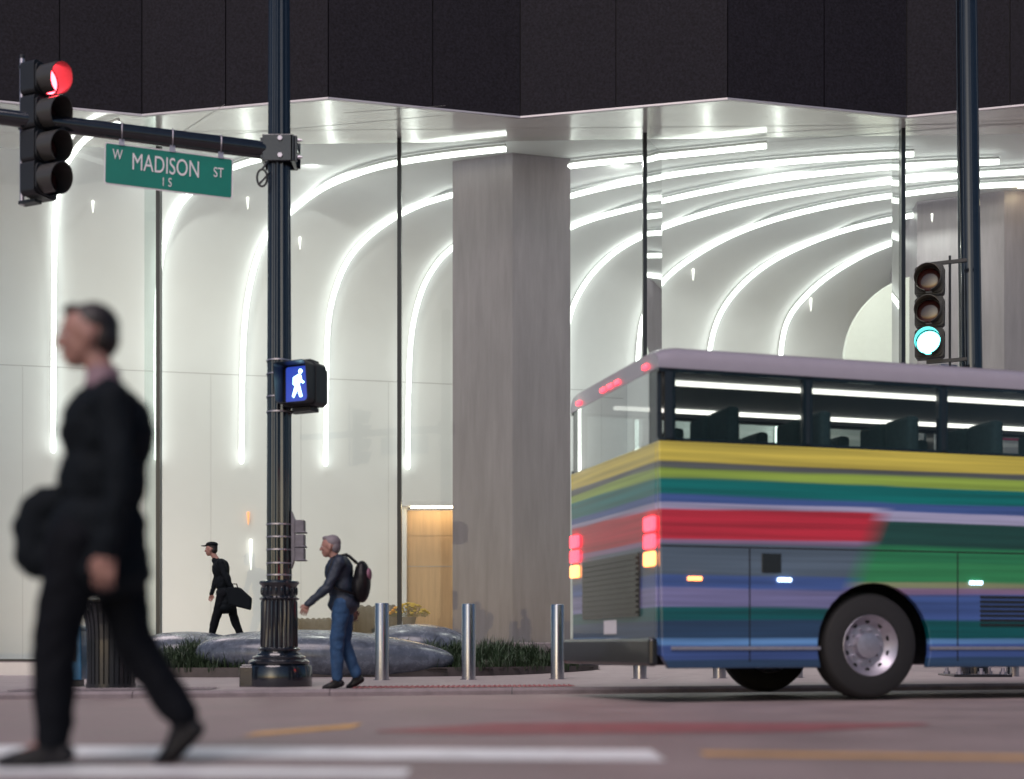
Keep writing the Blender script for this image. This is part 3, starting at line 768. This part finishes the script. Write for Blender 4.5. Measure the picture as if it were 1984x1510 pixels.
# ---------------------------------------------------------------- bus
BY = 12.1; bx = (1276-CX)*BY/F
bus = empty('bus', (bx, BY, -.03), R(16), 'long bus with yellow, lime, teal, red and blue stripes stopped in the street', 'bus')
def livery():
    m = bpy.data.materials.new('striped_livery'); m.use_nodes = True; nt = m.node_tree; p = nt.nodes['Principled BSDF']
    p.inputs['Roughness'].default_value = .32; p.inputs['Coat Weight'].default_value = .7; p.inputs['Coat Roughness'].default_value = .05
    tc = nt.nodes.new('ShaderNodeTexCoord'); sp_ = nt.nodes.new('ShaderNodeSeparateXYZ'); nt.links.new(tc.outputs['Object'], sp_.inputs[0])
    def ramp(st):
        mp = nt.nodes.new('ShaderNodeMapping'); mp.inputs['Scale'].default_value = (.22, .22, 9); nt.links.new(tc.outputs['Object'], mp.inputs[0])
        ns = nt.nodes.new('ShaderNodeTexNoise'); ns.inputs['Scale'].default_value = 1.0; ns.inputs['Detail'].default_value = 5; nt.links.new(mp.outputs[0], ns.inputs['Vector'])
        ma2 = nt.nodes.new('ShaderNodeMath'); ma2.operation = 'MULTIPLY_ADD'; ma2.inputs[1].default_value = .12; nt.links.new(ns.outputs['Fac'], ma2.inputs[0])
        mz = nt.nodes.new('ShaderNodeMath'); mz.operation = 'SUBTRACT'; mz.inputs[1].default_value = .06; nt.links.new(sp_.outputs[2], mz.inputs[0]); nt.links.new(mz.outputs[0], ma2.inputs[2])
        mr = nt.nodes.new('ShaderNodeMath'); mr.operation = 'DIVIDE'; mr.inputs[1].default_value = 3.3; nt.links.new(ma2.outputs[0], mr.inputs[0])
        cr = nt.nodes.new('ShaderNodeValToRGB'); cr.color_ramp.interpolation = 'LINEAR'
        el = cr.color_ramp.elements
        while len(el) > 1: el.remove(el[-1])
        first = True
        for z, c in st:
            if first: el[0].position = z/3.3; el[0].color = (*c, 1); first = False
            else:
                e = el.new((z)/3.3); e.color = (*c, 1)
        return cr, mr
    def steps(l):           # hard paint edges
        o = []
        for i, (z, c) in enumerate(l):
            if i: o.append((z-.018, l[i-1][1]))
            o.append((z, c))
        return o
    navy=(.02,.055,.12); blue=(.05,.10,.30); lav=(.20,.20,.40); slate=(.09,.13,.18); red=(.50,.02,.045); teal=(.0,.16,.15); lime=(.28,.42,.06); yel=(.62,.52,.08); grey=(.10,.11,.11)
    pale=(.42,.42,.62); sky_=(.10,.24,.48); mauve=(.26,.17,.30); dteal=(.0,.09,.10)
    A, ma = ramp(steps([(0,navy),(.40,blue),(.52,sky_),(.58,navy),(.74,dteal),(.86,lav),(1.04,blue),(1.16,slate),(1.44,mauve),(1.49,red),(1.76,pale),(1.81,blue),(1.89,teal),(2.04,lime),(2.13,grey),(2.19,yel)]))  # red band paints the tail lamps' light trail into the livery
    B, mb_ = ramp(steps([(0,navy),(.40,blue),(.52,sky_),(.58,dteal),(.76,blue),(1.02,mauve),(1.07,(.22,.26,.14)),(1.12,(.03,.25,.09)),(1.30,(.02,.20,.08)),(1.45,(.01,.06,.05)),(1.70,pale),(1.78,blue),(1.88,teal),(2.03,lime),(2.13,grey),(2.19,yel)]))
    for c, q in ((A, ma), (B, mb_)): nt.links.new(q.outputs[0], c.inputs[0])
    sw = nt.nodes.new('ShaderNodeMath'); sw.operation = 'MULTIPLY_ADD'; sw.inputs[1].default_value = -.45; nt.links.new(sp_.outputs[2], sw.inputs[0]); nt.links.new(sp_.outputs[0], sw.inputs[2])
    gt = nt.nodes.new('ShaderNodeMapRange'); gt.inputs[1].default_value = 1.35; gt.inputs[2].default_value = 1.62; nt.links.new(sw.outputs[0], gt.inputs[0])
    mx = nt.nodes.new('ShaderNodeMixRGB'); nt.links.new(gt.outputs[0], mx.inputs[0]); nt.links.new(A.outputs[0], mx.inputs[1]); nt.links.new(B.outputs[0], mx.inputs[2])
    nz = nt.nodes.new('ShaderNodeTexNoise'); nz.inputs['Scale'].default_value = 1.0; nz.inputs['Detail'].default_value = 6; mq = nt.nodes.new('ShaderNodeMapping'); mq.inputs['Scale'].default_value = (.3, .3, 16); nt.links.new(tc.outputs['Object'], mq.inputs[0]); nt.links.new(mq.outputs[0], nz.inputs['Vector'])
    mr = nt.nodes.new('ShaderNodeMapRange'); mr.inputs[1].default_value = .25; mr.inputs[2].default_value = .75; mr.inputs[3].default_value = .55; mr.inputs[4].default_value = 1.35; nt.links.new(nz.outputs['Fac'], mr.inputs[0])
    vm = nt.nodes.new('ShaderNodeVectorMath'); vm.operation = 'SCALE'; nt.links.new(mx.outputs[0], vm.inputs[0]); nt.links.new(mr.outputs[0], vm.inputs['Scale'])
    nt.links.new(vm.outputs[0], p.inputs['Base Color']); return m
M['livery'] = livery()
BL, BW, WZ0, WZ1, RZ = 12.0, 2.5, 2.36, 3.02, 3.26
def arch(cx_, r=.60, zc_=.50, z0=.30):
    a0 = math.asin((z0-zc_)/r); o = []
    for k in range(19):
        a = math.pi - a0 + (2*a0-math.pi)*k/18
        o.append((cx_+r*math.cos(a), zc_+r*math.sin(a)))
    return o
AX = (2.2, 9.2)
side = [(0.03,.42),(0.10,.30)] + arch(AX[0]) + arch(AX[1]) + [(BL-.05,.30),(BL,.5),(BL,WZ0),(0,WZ0)]
mb = MB(); mb.prism(side, 0, .07); mb.prism(side, BW-.07, BW)
mb.box(0, .07, .07, BW-.07, .42, WZ0); mb.box(BL-.07, BL, .07, BW-.07, .42, WZ0); mb.box(.07, BL-.07, .07, BW-.07, 1.15, 1.22)
mb.build('body', M['livery'], bus, bevel=.012)
mb = MB(); mb.box(.2, BL-.2, .75, BW-.75, .32, 1.1); mb.build('chassis', M['bus_dark'], bus)
mb = MB(); mb.box(.08, BL-.08, .08, BW-.08, 1.75, 1.80); mb.build('cabin_floor', M['bus_inside'], bus)
# roof with rounded edges
sec = []
for y, z in ((0, WZ1), (0.0, 3.10), (.03, 3.17), (.10, 3.225), (.25, 3.255), (BW-.25, 3.255), (BW-.10, 3.225), (BW-.03, 3.17), (BW, 3.10), (BW, WZ1)): sec.append((y, z))
mb = MB(); n_ = len(sec); vs = []
for x, k in ((0, .0), (.08, .6), (.2, 1), (BL-.2, 1), (BL, 0.2)):
    for y, z in sec: vs.append((x, y, WZ1+(z-WZ1)*(.72+.28*k)))
fs = [tuple(range(n_)), tuple(range(5*n_-1, 4*n_-1, -1))]
for i in range(4):
    for j in range(n_): fs.append((i*n_+j, i*n_+(j+1) % n_, (i+1)*n_+(j+1) % n_, (i+1)*n_+j))
mb.add(vs, fs); mb.box(5.5, 8.5, .6, BW-.6, 3.24, 3.36); roof = mb.build('roof', M['bus_roof'], bus, auto=True)
wx = [0.0, .12, 1.50, 2.95, 4.40, 5.85, 7.30, 8.75, 10.2, 11.6, 12.0]
for s_ in (0, 1):
    y0, y1 = (0.012, .06) if s_ == 0 else (BW-.06, BW-.012)
    mb = MB()
    for x in wx[1:-1]: mb.box(x-.05, x+.05, y0, y1, WZ0, WZ1)
    mb.box(0.005, BL-.01, y0, y1, WZ0-.0, WZ0+.03); mb.box(0.005, BL-.01, y0, y1, WZ1-.03, WZ1)
    mb.build('pillars', M['bus_dark'], bus)
    for a, b in zip(wx[1:-2], wx[2:-1]):
        g = MB(); yy = .005 if s_ == 0 else BW-.005
        g.quad((a+.02, yy, WZ0+.01), (b-.02, yy, WZ0+.01), (b-.02, yy, WZ1-.01), (a+.02, yy, WZ1-.01)); g.build('window', M['bus_glass'], bus)
for a, b, c, d in ((.01,.06,.061,.25), (.01,.06,BW-.25,BW-.061), (BL-.06,BL-.01,.061,.12), (BL-.06,BL-.01,BW-.12,BW-.061)):
    mb = MB(); mb.box(a,b,c,d,WZ0,WZ1); mb.build('corner_pillar', M['bus_dark'], bus)
g = MB(); g.quad((.004,.24,WZ0),(.004,BW-.24,WZ0),(.004,BW-.24,WZ1),(.004,.24,WZ1)); g.build('rear_window', M['bus_glass'], bus)
g = MB(); g.quad((BL-.004,.1,WZ0),(BL-.004,BW-.1,WZ0),(BL-.004,BW-.1,WZ1),(BL-.004,.1,WZ1)); g.build('windscreen', M['bus_glass'], bus)
for k in range(11):
    for yy in (.12, 1.42):
        mb = MB(); x = .75+k*.95
        mb.box(x, x+.13, yy+.02, yy+.46, 2.0, 2.74); mb.box(x, x+.13, yy+.50, yy+.94, 2.0, 2.74); mb.box(x+.13, x+.55, yy+.02, yy+.94, 2.05, 2.2)
        mb.build('seat', M['seat'], bus, bevel=.04)
for yy in (.55, 1.95):
    mb = MB(); mb.box(.3, 11.2, yy-.04, yy+.04, 2.985, 3.015); mb.build('ceiling_light', M['bus_strip'], bus)
mb = MB(); mb.box(.1, BL-.1, .1, BW-.1, 3.016, 3.03); mb.build('headliner', M['bus_inside'], bus)
mb = MB(); mb.box(-.012, 0, BW/2-.17, BW/2+.17, .62, .76); mb.build('number_plate', M['sign_white'], bus, bevel=.005)
for xa in (3.35, 6.1):
    mb = MB()
    for k in range(7): mb.box(xa, xa+.55, -.010, .0, .70+k*.045, .722+k*.045)
    mb.build('side_vent', M['bus_dark'], bus)
mb = MB(); mb.box(1.02, 1.22, -.006, .01, 1.18, 1.36); mb.build('filler_flap', M['bus_dark'], bus, bevel=.004)
# seams, bumper, rear details
mb = MB()
for x in (.9, 3.1, 4.5, 5.9, 7.3, 8.3, 10.3): mb.box(x-.006, x+.006, -.0025, .01, .36, 1.40)
mb.box(.02, BL-.1, -.0025, .01, 1.405, 1.417); mb.build('hatch_seams', M['joint'], bus)
for xa, xb in ((.12, 1.62), (2.79, 8.62), (9.79, 11.9)):
    mb = MB(); mb.box(xa, xb, -.014, .0, .47, .50); mb.build('rub_rail', M['galv'], bus)
mb = MB(); mb.box(-.09, 0, .0, BW, .32, .58); mb.build('bumper', M['bus_dark'], bus, bevel=.03)
mb = MB()
mb.box(-.02, 0, .45, BW-.45, .78, 1.38)
for k in range(11): mb.box(-.035, -.018, .48, BW-.48, .81+k*.051, .835+k*.051)
mb.build('engine_grille', M['bus_dark'], bus)
for yy in (.06, BW-.30):
    for z0, mt in ((1.46,'tail'),(1.62,'tail'),(1.30,'amber')):
        mb = MB(); mb.prism(rrect(.24,.13,.03), -.03, -.0, Matrix.Translation((0,0,0))); mb.v = [(v[1], yy+.12+v[0], z0+v[2]) for v in mb.v]
        mb.build('tail_lamp', M[mt], bus)
for yy in (.3, 1.05, 1.25, 1.45, 2.2):
    mb = MB(); mb.box(-.025, .01, yy-.05, yy+.05, 3.06, 3.10); mb.build('roof_marker_lamp', M['tail'], bus, bevel=.008)
for x in (.35, 1.25, 3.3, 4.9, 6.5, 8.1, 10.0): 
    mb = MB(); mb.box(x-.07, x+.07, -.02, 0, 1.10, 1.135); mb.build('side_marker', M['marker'] if x > .5 else M['amber'], bus, bevel=.006)
def wheel(x, y, sgn):
    w = empty('wheel', (x, y, .51)); w.parent = bus
    RM = Matrix.Rotation(R(90), 4, 'X')
    mb = MB(); mb.lathe([(.30,.135),(.46,.14),(.49,.12),(.51,.06),(.51,-.06),(.49,-.12),(.46,-.14),(.30,-.135)], 56, RM, cap=False); mb.build('tyre', M['tyre'], w, auto=True)
    mb = MB(); mb.lathe([(.305,.12),(.29,.13),(.27,.10),(.20,.03),(.13,.03),(.12,.09),(.05,.10),(.001,.10)], 40, RM, cap=False)
    for k in range(10):
        a = 2*math.pi*k/10; mb.lathe([(.014,.03),(.014,.065)], 6, RM @ Matrix.Translation((.16*math.cos(a), .16*math.sin(a), 0)))
    mb.build('rim', M['galv'], w, auto=True)
    for k in range(10):
        a = 2*math.pi*(k+.5)/10; mb = MB(); mb.lathe([(.026,-.002),(.026,.003)], 12, RM @ Matrix.Translation((.235*math.cos(a), .235*math.sin(a), .067))); mb.build('vent_hole', M['joint'], w)
for x in AX:
    wheel(x, .20, 1); wheel(x, BW-.20, -1)

# ---------------------------------------------------------------- litter bin, blue box
bn = empty('litter_bin', ((215-CX)*15.3/F, 15.3, 0), 0, 'dark slatted litter bin with flared rim beside the foreground man', 'litter bin')
mb = MB(); mb.lathe([(.235,.03),(.235,.70),(.25,.95),(.25,.95)], 28); mb.build('liner', M['black_matt'], bn)
mb = MB()
for k in range(30):
    a = 2*math.pi*k/30; c_, s_ = math.cos(a), math.sin(a); w = .020; pr = [(.265,.03),(.265,.55),(.275,.72),(.30,.86),(.335,.975)]
    vs = []
    for r, z in pr:
        for t, dr in ((-w,0),(w,0),(w,-.008),(-w,-.008)): vs.append(((r+dr)*c_-t*s_, (r+dr)*s_+t*c_, z))
    fs = []
    for i in range(4):
        for j in range(4): fs.append((i*4+j, i*4+(j+1)%4, i*4+4+(j+1)%4, i*4+4+j))
    mb.add(vs, fs)
mb.build('slats', M['bin'], bn)
mb = MB(); mb.lathe([(.27,.0),(.275,.0),(.275,.05),(.255,.05)], 40); mb.lathe([(.33,.965),(.345,.97),(.345,.99),(.30,.99)], 40, cap=False); mb.build('rings', M['bin'], bn, auto=True)
nb = empty('newspaper_box', ((128-CX)*15.9/F, 15.9, 0), R(8), 'blue enamel newspaper box mostly hidden behind the foreground man', 'newspaper box')
mb = MB(); mb.box(-.21,.21,-.19,.19,.08,.66); mb.prism([(-.21,.66),(.21,.66),(.21,.70),(.14,.74),(-.14,.74),(-.21,.70)], -.19, .19); mb.build('cabinet', M['blue_box'], nb, bevel=.012)
mb = MB(); mb.box(-.15,.15,-.205,-.191,.3,.62); mb.build('door', M['black_matt'], nb); mb = MB(); mb.box(-.18,.18,-.16,.16,0,.08); mb.build('foot', M['black_matt'], nb)

# ---------------------------------------------------------------- lobby furniture
LF = .17
def armchair(px, Y, s_, rz_, lab):
    e = empty('armchair', ((px-CX)*Y/F, Y, LF), rz_, lab, 'armchair', 'armchairs inside the lobby'); e.scale = (s_,)*3
    mb = MB(); mb.ell((0,.1,.42), (.42,.40,.16)); blend_mesh(mb, 'seat', M['fabric'], e, .03)
    mb = MB()
    for k in range(9):
        a = R(-80+20*k); mb.ell((.46*math.sin(a), .12+.40*math.cos(a), .75), (.13,.12,.42), n=12, m=10)
    blend_mesh(mb, 'backrest', M['fabric'], e, .03)
    for sx in (-.3,.3):
        for sy in (-.15,.35):
            mb = MB(); mb.tube([(sx,sy,0),(sx*.9,sy,.32)], [.015,.022], 8); mb.build('leg', M['bin'], e)
armchair(722, 27.6, 1.03, R(15), 'tufted grey lobby armchair with a tall rounded back left of the flowers')
armchair(600, 28.0, .80, R(-20), 'low grey lobby armchair directly right of the fluted pole')
tb = empty('side_table', ((790-CX)*27.2/F, 27.2, LF), 0, 'round dark side table under the pot of yellow flowers', 'table')
mb = MB(); mb.lathe([(.28,.62),(.30,.64),(.28,.66)], 28); mb.build('table_top', M['bin'], tb); mb = MB(); mb.lathe([(.20,0),(.03,.04),(.03,.62)], 20); mb.build('pedestal', M['bin'], tb)
fl = empty('flower_pot', ((792-CX)*27.2/F, 27.2, LF+.66), 0, 'pot of yellow and orange chrysanthemums in front of the oak panel', 'flowers')
mb = MB(); mb.lathe([(.10,0),(.15,.22),(.16,.25),(.14,.25)], 24); mb.build('pot', M['pot'], fl, auto=True)
lf = MB(); pt = MB(); p2 = MB()
for _ in range(900):
    a = random.uniform(0, 6.28); b = random.uniform(0, 1); r = .40*b**.6; x = r*math.cos(a); y = r*math.sin(a)*.8; z = .22+.28*(1-(r/.42)**2)*random.random()+.04
    d = .028; c1, c2 = random.uniform(-d,d), random.uniform(-d,d); lf.add([(x,y,z),(x+c1,y+c2,z+d),(x+c1*.3,y-c2,z+d*.4),(x-c2,y+c1,z-d*.5)], [(0,1,2),(0,2,3)])
for _ in range(75):
    a = random.uniform(0, 6.28); r = .42*random.random()**.5; x = r*math.cos(a); y = r*math.sin(a)*.8; z = .53-.22*(r/.42)**2
    tgt = p2 if x < -.25 else pt
    tgt.ell((x,y,z), (.042,.042,.018), n=9, m=5)
lf.build('leaves', M['leaf'], fl); pt.build('blooms', M['petal'], fl, smooth=True); p2.build('orange_blooms', M['petal2'], fl, smooth=True)
# reception desk (right)
ds = empty('reception_desk', ((1690-CX)*29/F, 29, LF), R(6), 'pale reception desk in the lobby behind the bus', 'desk')
mb = MB(); mb.box(-1.0,1.0,-.3,.3,0,1.05); mb.build('desk_front', M['wall'], ds, bevel=.02); mb = MB(); mb.box(-1.05,1.05,-.35,.35,1.05,1.10); mb.build('desk_top', M['mullion'], ds)

# ---------------------------------------------------------------- people
def head(mb, c, fwd, s_=1.0, tilt=0):
    """head centred at c looking along fwd (unit, horizontal)"""
    f = Vector(fwd).normalized(); l = Vector((-f.y, f.x, 0)); u = Vector((0,0,1))
    B = Matrix(((f.x,l.x,u.x),(f.y,l.y,u.y),(f.z,l.z,u.z))).to_4x4() @ Matrix.Rotation(tilt, 4, 'Y')
    T = Matrix.Translation(c) @ B @ Matrix.Scale(s_, 4)
    def e(p, r): mb.ell(T @ Vector(p), (r[0]*s_, r[1]*s_, r[2]*s_), B, n=20, m=14)
    e((-.008,0,.022), (.097,.077,.092)); e((.018,0,-.03), (.070,.060,.078)); e((.045,0,-.083), (.035,.036,.028))
    e((.082,0,.012), (.016,.048,.012)); e((.092,0,-.022), (.018,.012,.022)); e((.101,0,-.032), (.013,.014,.011))
    e((.074,0,-.060), (.018,.026,.007)); e((.074,0,-.071), (.017,.024,.007))
    for k in (-1, 1): e((-.005,.078*k,-.012), (.018,.008,.030)); e((.060,.036*k,-.022), (.022,.018,.020))
    return T
def hand(mb, w, d, side, curl=.6, s_=1.0):
    """wrist w, direction d the hand points, side = direction of the palm's face"""
    d = Vector(d).normalized(); pn = Vector(side); pn = (pn - d*pn.dot(d)).normalized(); ac = d.cross(pn)
    k = s_
    mb.cap(w, w+d*.035*k, .027*k, .030*k)
    for j, (o_, L, r) in enumerate(((-.035,.072,.0082),(-.012,.080,.0085),(.011,.074,.0082),(.033,.058,.0074))):
        b = w + d*.085*k + ac*o_*k
        mb.cap(w+d*.02*k+ac*o_*.6*k, b, .013*k, .011*k, 8)
        p1 = b + (d*math.cos(curl*.5)+pn*math.sin(curl*.5))*L*.45*k
        p2_ = p1 + (d*math.cos(curl*1.2)+pn*math.sin(curl*1.2))*L*.32*k
        p3 = p2_ + (d*math.cos(curl*1.9)+pn*math.sin(curl*1.9))*L*.25*k
        mb.cap(b, p1, r*k, r*.95*k, 8); mb.cap(p1, p2_, r*.95*k, r*.9*k, 8); mb.cap(p2_, p3, r*.9*k, r*.8*k, 8)
    t0 = w + d*.025*k - ac*.026*k; t1 = t0 + (d*.6-ac*.7+pn*.35).normalized()*.04*k; t2 = t1 + (d*.85-ac*.15+pn*.5).normalized()*.034*k
    mb.cap(t0, t1, .013*k, .011*k, 8); mb.cap(t1, t2, .0105*k, .009*k, 8)

def person(J, root, top, legs, shoe, hairm, voxel=.008, coat=0.0, collar=None, hat=None, hscale=1.0, lookat=(1,0,0), bulk=1.0):
    """J joints in local space, +x is the walking direction, +y the side nearer the camera"""
    V = {k: Vector(v) for k, v in J.items()}
    mb = MB()
    T = head(mb, V['head'], lookat, hscale)
    mb.cap(V['neck'], V['head']-Vector((.015,0,.05)), .056, .052)
    ch = V['chest']; pe = V['pelvis']
    mb.ell(ch, (.105,.155,.17)); mb.ell((ch+pe)/2, (.10,.135,.17)); mb.ell(pe, (.115,.155,.11)); mb.cap(ch, V['neck'], .10, .06)
    for s_ in ('l','r'):
        sh, el, wr = V['sh_'+s_], V['el_'+s_], V['wr_'+s_]; hp, kn, an, to = V['hp_'+s_], V['kn_'+s_], V['an_'+s_], V['to_'+s_]
        mb.cap(ch+(sh-ch)*.4, sh, .065, .052); mb.cap(sh, el, .050, .038); mb.cap(el, wr, .037, .025)
        hand(mb, wr, V['hd_'+s_], (0, -1 if s_ == 'l' else 1, 0), .7)
        mb.cap(hp, kn, .078, .052); mb.cap(kn, kn+(an-kn)*.35, .050, .053); mb.cap(kn+(an-kn)*.3, an, .052, .033); mb.cap(an, to, .034, .026)
    blend_mesh(mb, 'body', M['skin'], root, voxel*.6, 2)
    # eyes
    for k in (-1, 1):
        mb = MB(); mb.ell(T @ Vector((.079,.033*k,0.0)), (.009,.011,.0055)); mb.build('eye', M['sign_white'], root, smooth=True)
    # top garment
    mb = MB()
    k_ = bulk; mb.ell(ch, (.135*k_,.185,.19)); mb.ell((ch+pe)/2+Vector((0,0,.0)), (.128*k_,.165,.2)); mb.ell(pe, (.137*k_,.178,.13)); mb.cap(ch+Vector((0,0,.05)), V['neck']-Vector((0,0,.035)), .13*min(k_,1.15), .075)
    if coat:
        for k in range(3): mb.ell(pe-Vector((.0,0,coat*(k+1)/3)), ((.140+.006*k)*k_,.180+.004*k,.12))
    for s_ in ('l','r'):
        sh, el, wr = V['sh_'+s_], V['el_'+s_], V['wr_'+s_]
        mb.cap(ch+Vector((0,0,.07))+(sh-ch)*.35, sh, .09, .072); mb.cap(sh, el, .070, .056); mb.cap(el, wr+(wr-el)*.02, .056, .040)
    blend_mesh(mb, 'jacket', top, root, voxel*1.4, 4, .030)
    mb = MB(); mb.ell(pe-Vector((0,0,.03)), (.128*bulk,.168,.12)); lg = 1+(bulk-1)*.5
    for s_ in ('l','r'):
        hp, kn, an = V['hp_'+s_], V['kn_'+s_], V['an_'+s_]
        mb.cap(hp, kn, .098*lg, .074*lg); mb.cap(kn, an+(kn-an)*.06, .075*lg, .058*lg)
    blend_mesh(mb, 'trousers', legs, root, voxel*1.4, 4, .026)
    for s_ in ('l','r'):
        an, to = V['an_'+s_], V['to_'+s_]; d = (to-an); d.z = 0; d.normalize(); mb = MB()
        heel = an - d*.045 + Vector((0,0,-.045)); ball = to + Vector((0,0,-.01))
        mb.cap(heel, ball, .040, .042); mb.cap(ball, ball+(ball-heel).normalized()*.055, .042, .030); mb.cap(an+Vector((0,0,.02)), an-Vector((0,0,.03)), .050, .048); mb.cap(an-Vector((0,0,.02)), ball, .044, .036)
        o = blend_mesh(mb, 'shoe', shoe, root, voxel, 4)
    # hair
    mb = MB(); B = T.to_3x3().normalized().to_4x4()
    mb.ell(T @ Vector((-.022,0,.045)), (.098,.086,.086), B, n=20, m=14); mb.ell(T @ Vector((-.050,0,.0)), (.066,.080,.085), B); mb.ell(T @ Vector((.045,0,.088)), (.045,.060,.026), B)
    blend_mesh(mb, 'hair', hairm, root, voxel, 2, .006)
    if collar:
        mb = MB(); mb.lathe([(.075,-.05),(.066,.0),(.060,.035)], 24, Matrix.Translation(V['neck']), cap=False); mb.build('collar', collar, root, smooth=True)
    if hat:
        mb = MB(); mb.ell(T @ Vector((-.015,0,.085)), (.115,.100,.055), B); mb.ell(T @ Vector((.10,0,.062)), (.085,.075,.012), B)
        blend_mesh(mb, 'flat_cap', hat, root, voxel, 3)
    return T

# foreground man
Y1 = 5.2; s1 = S(Y1)
def L1(px, py, y=0): return ((150-px)/s1, y, (1480-py)/s1)
p1 = empty('person', ((150-CX)/s1, Y1, roadz((150-CX)/s1, Y1)+.004), R(180), 'person in a dark suit walking left in the foreground carrying a bag', 'person')
J = dict(head=L1(170,650), neck=L1(200,728), chest=L1(208,835), pelvis=L1(192,1015),
 sh_l=L1(248,790,.20), el_l=L1(270,940,.25), wr_l=L1(246,1075,.24), hd_l=(.2,0,-1),
 sh_r=L1(165,790,-.19), el_r=L1(150,930,-.24), wr_r=L1(88,985,-.20), hd_r=(.8,0,-.5),
 hp_l=L1(165,1050,.09), kn_l=L1(124,1240,.09), an_l=L1(119,1432,.09), to_l=L1(52,1462,.09),
 hp_r=L1(200,1050,-.09), kn_r=L1(245,1240,-.09), an_r=L1(345,1390,-.09), to_r=L1(318,1458,-.09))
person(J, p1, M['suit'], M['trousers'], M['leather'], M['hair'], .0075, coat=.17, collar=M['shirt'], lookat=(1,.25,0), hscale=1.1, bulk=1.36)
bg1 = empty('shoulder_bag', tuple(Vector(p1.location)+Vector((-(150-62)/s1, .16, 0))), R(180), 'dark soft bag held in front of the man in the dark suit', 'bag')
mb = MB()
for (x, z) in ((-.10,1.06),(.0,1.03),(.06,.93),(.04,.82),(-.04,.79),(-.12,.82),(-.13,.95),(-.03,.92)): mb.ell((x, 0, z), (.075,.06,.075))
for a, b in (((-.10,1.06),(.04,1.0)),((.04,1.0),(.06,.82)),((-.12,.82),(.04,.80)),((-.12,1.0),(-.12,.84))): mb.cap((a[0],0,a[1]), (b[0],0,b[1]), .07, .07)
blend_mesh(mb, 'bag_body', M['suit'], bg1, .012, 5, .02)
mb = MB(); mb.tube([(.05,0,1.02),(.04,.0,1.06),(0,.0,1.07),(-.06,0,1.06),(-.08,0,1.02)], .010, 8); mb.build('handle', M['leather'], bg1, smooth=True)

# walker in jeans
Y2 = 15.1; s2_ = S(Y2)
def L2(px, py, y=0): return ((652-px)/s2_, y, (1334-py)/s2_)
p2r = empty('person', ((652-CX)/s2_, Y2, 0.004), R(180), 'person in blue jeans and navy jacket walking left past the fluted pole', 'person')
J = dict(head=L2(640,1060), neck=L2(650,1084), chest=L2(657,1108), pelvis=L2(666,1165),
 sh_l=L2(662,1092,.19), el_l=L2(640,1142,.24), wr_l=L2(603,1172,.24), hd_l=(.5,0,-1),
 sh_r=L2(645,1092,-.18), el_r=L2(668,1140,-.26), wr_r=L2(680,1180,-.24), hd_r=(-.1,0,-1),
 hp_l=L2(664,1172,.09), kn_l=L2(655,1243,.09), an_l=L2(655,1317,.09), to_l=L2(640,1329,.09),
 hp_r=L2(668,1172,-.09), kn_r=L2(664,1246,-.09), an_r=L2(690,1310,-.09), to_r=L2(681,1326,-.09))
person(J, p2r, M['navy'], M['jeans'], M['leather'], M['grey_hair'], .009, coat=.04, hscale=1.08, bulk=1.2)
bp = empty('backpack', tuple(Vector(p2r.location)+Vector(((702-652)/s2_, -.02, 0))), R(180), 'dark backpack with a mauve panel worn by the walker in jeans', 'backpack')
z = (1334-1128)/s2_
mb = MB(); mb.ell((0,0,z), (.10,.15,.24)); mb.ell((.03,0,z-.06), (.09,.155,.18)); blend_mesh(mb, 'pack', M['leather'], bp, .012, 4)
mb = MB(); mb.ell((-.075,0,z+.08), (.035,.11,.08)); blend_mesh(mb, 'pocket', M['purple'], bp, .012, 3)
mb = MB()
for sy in (-.12,.12): mb.tube([(.05,sy,z+.2),(.16,sy,z+.30),(.30,sy,z+.27),(.36,sy*1.25,z+.1),(.28,sy*1.5,z-.08),(.06,sy,z-.15)], .014, 8)
mb.build('straps', M['leather'], bp, smooth=True)

# man in a flat cap on the terrace
Y3 = 24.7; s3 = S(Y3)
def L3(px, py, y=0): return ((432-px)/s3, y, (1255+(-.55+CH)*s3*1 - py)/s3)
p3r = empty('person', ((432-CX)/s3, Y3, .55), R(180), 'person in a black coat and flat cap walking left behind the boulders', 'person')
J = dict(head=L3(409,1065), neck=L3(418,1083), chest=L3(428,1103), pelvis=L3(436,1150),
 sh_l=L3(432,1092,.20), el_l=L3(446,1124,.25), wr_l=L3(458,1148,.22), hd_l=(-.3,0,-1),
 sh_r=L3(420,1092,-.19), el_r=L3(412,1124,-.25), wr_r=L3(405,1150,-.22), hd_r=(.2,0,-1),
 hp_l=L3(434,1152,.09), kn_l=L3(420,1200,.09), an_l=L3(410,1238,.09), to_l=L3(396,1243,.09),
 hp_r=L3(440,1152,-.09), kn_r=L3(452,1200,-.09), an_r=L3(466,1235,-.09), to_r=L3(454,1243,-.09))
person(J, p3r, M['suit'], M['trousers'], M['leather'], M['hair'], .011, coat=.26, hat=M['suit'], hscale=1.08, bulk=1.2)
b3 = empty('briefcase', tuple(Vector(p3r.location)+Vector(((466-432)/s3, -.25, 0))), R(180), 'black satchel carried by the man in the flat cap', 'bag')
mb = MB(); z = (1246-1163)/s3; mb.prism([(-.24,z-.20),(.16,z-.10),(.20,z+.22),(-.04,z+.22),(-.26,z+.02)], -.06, .06); mb.build('bag_body', M['suit'], b3, bevel=.03)
mb = MB(); mb.tube([(.0,0,z+.2),(.02,0,z+.28),(.10,0,z+.28),(.14,0,z+.2)], .012, 8); mb.build('handle', M['leather'], b3, smooth=True)
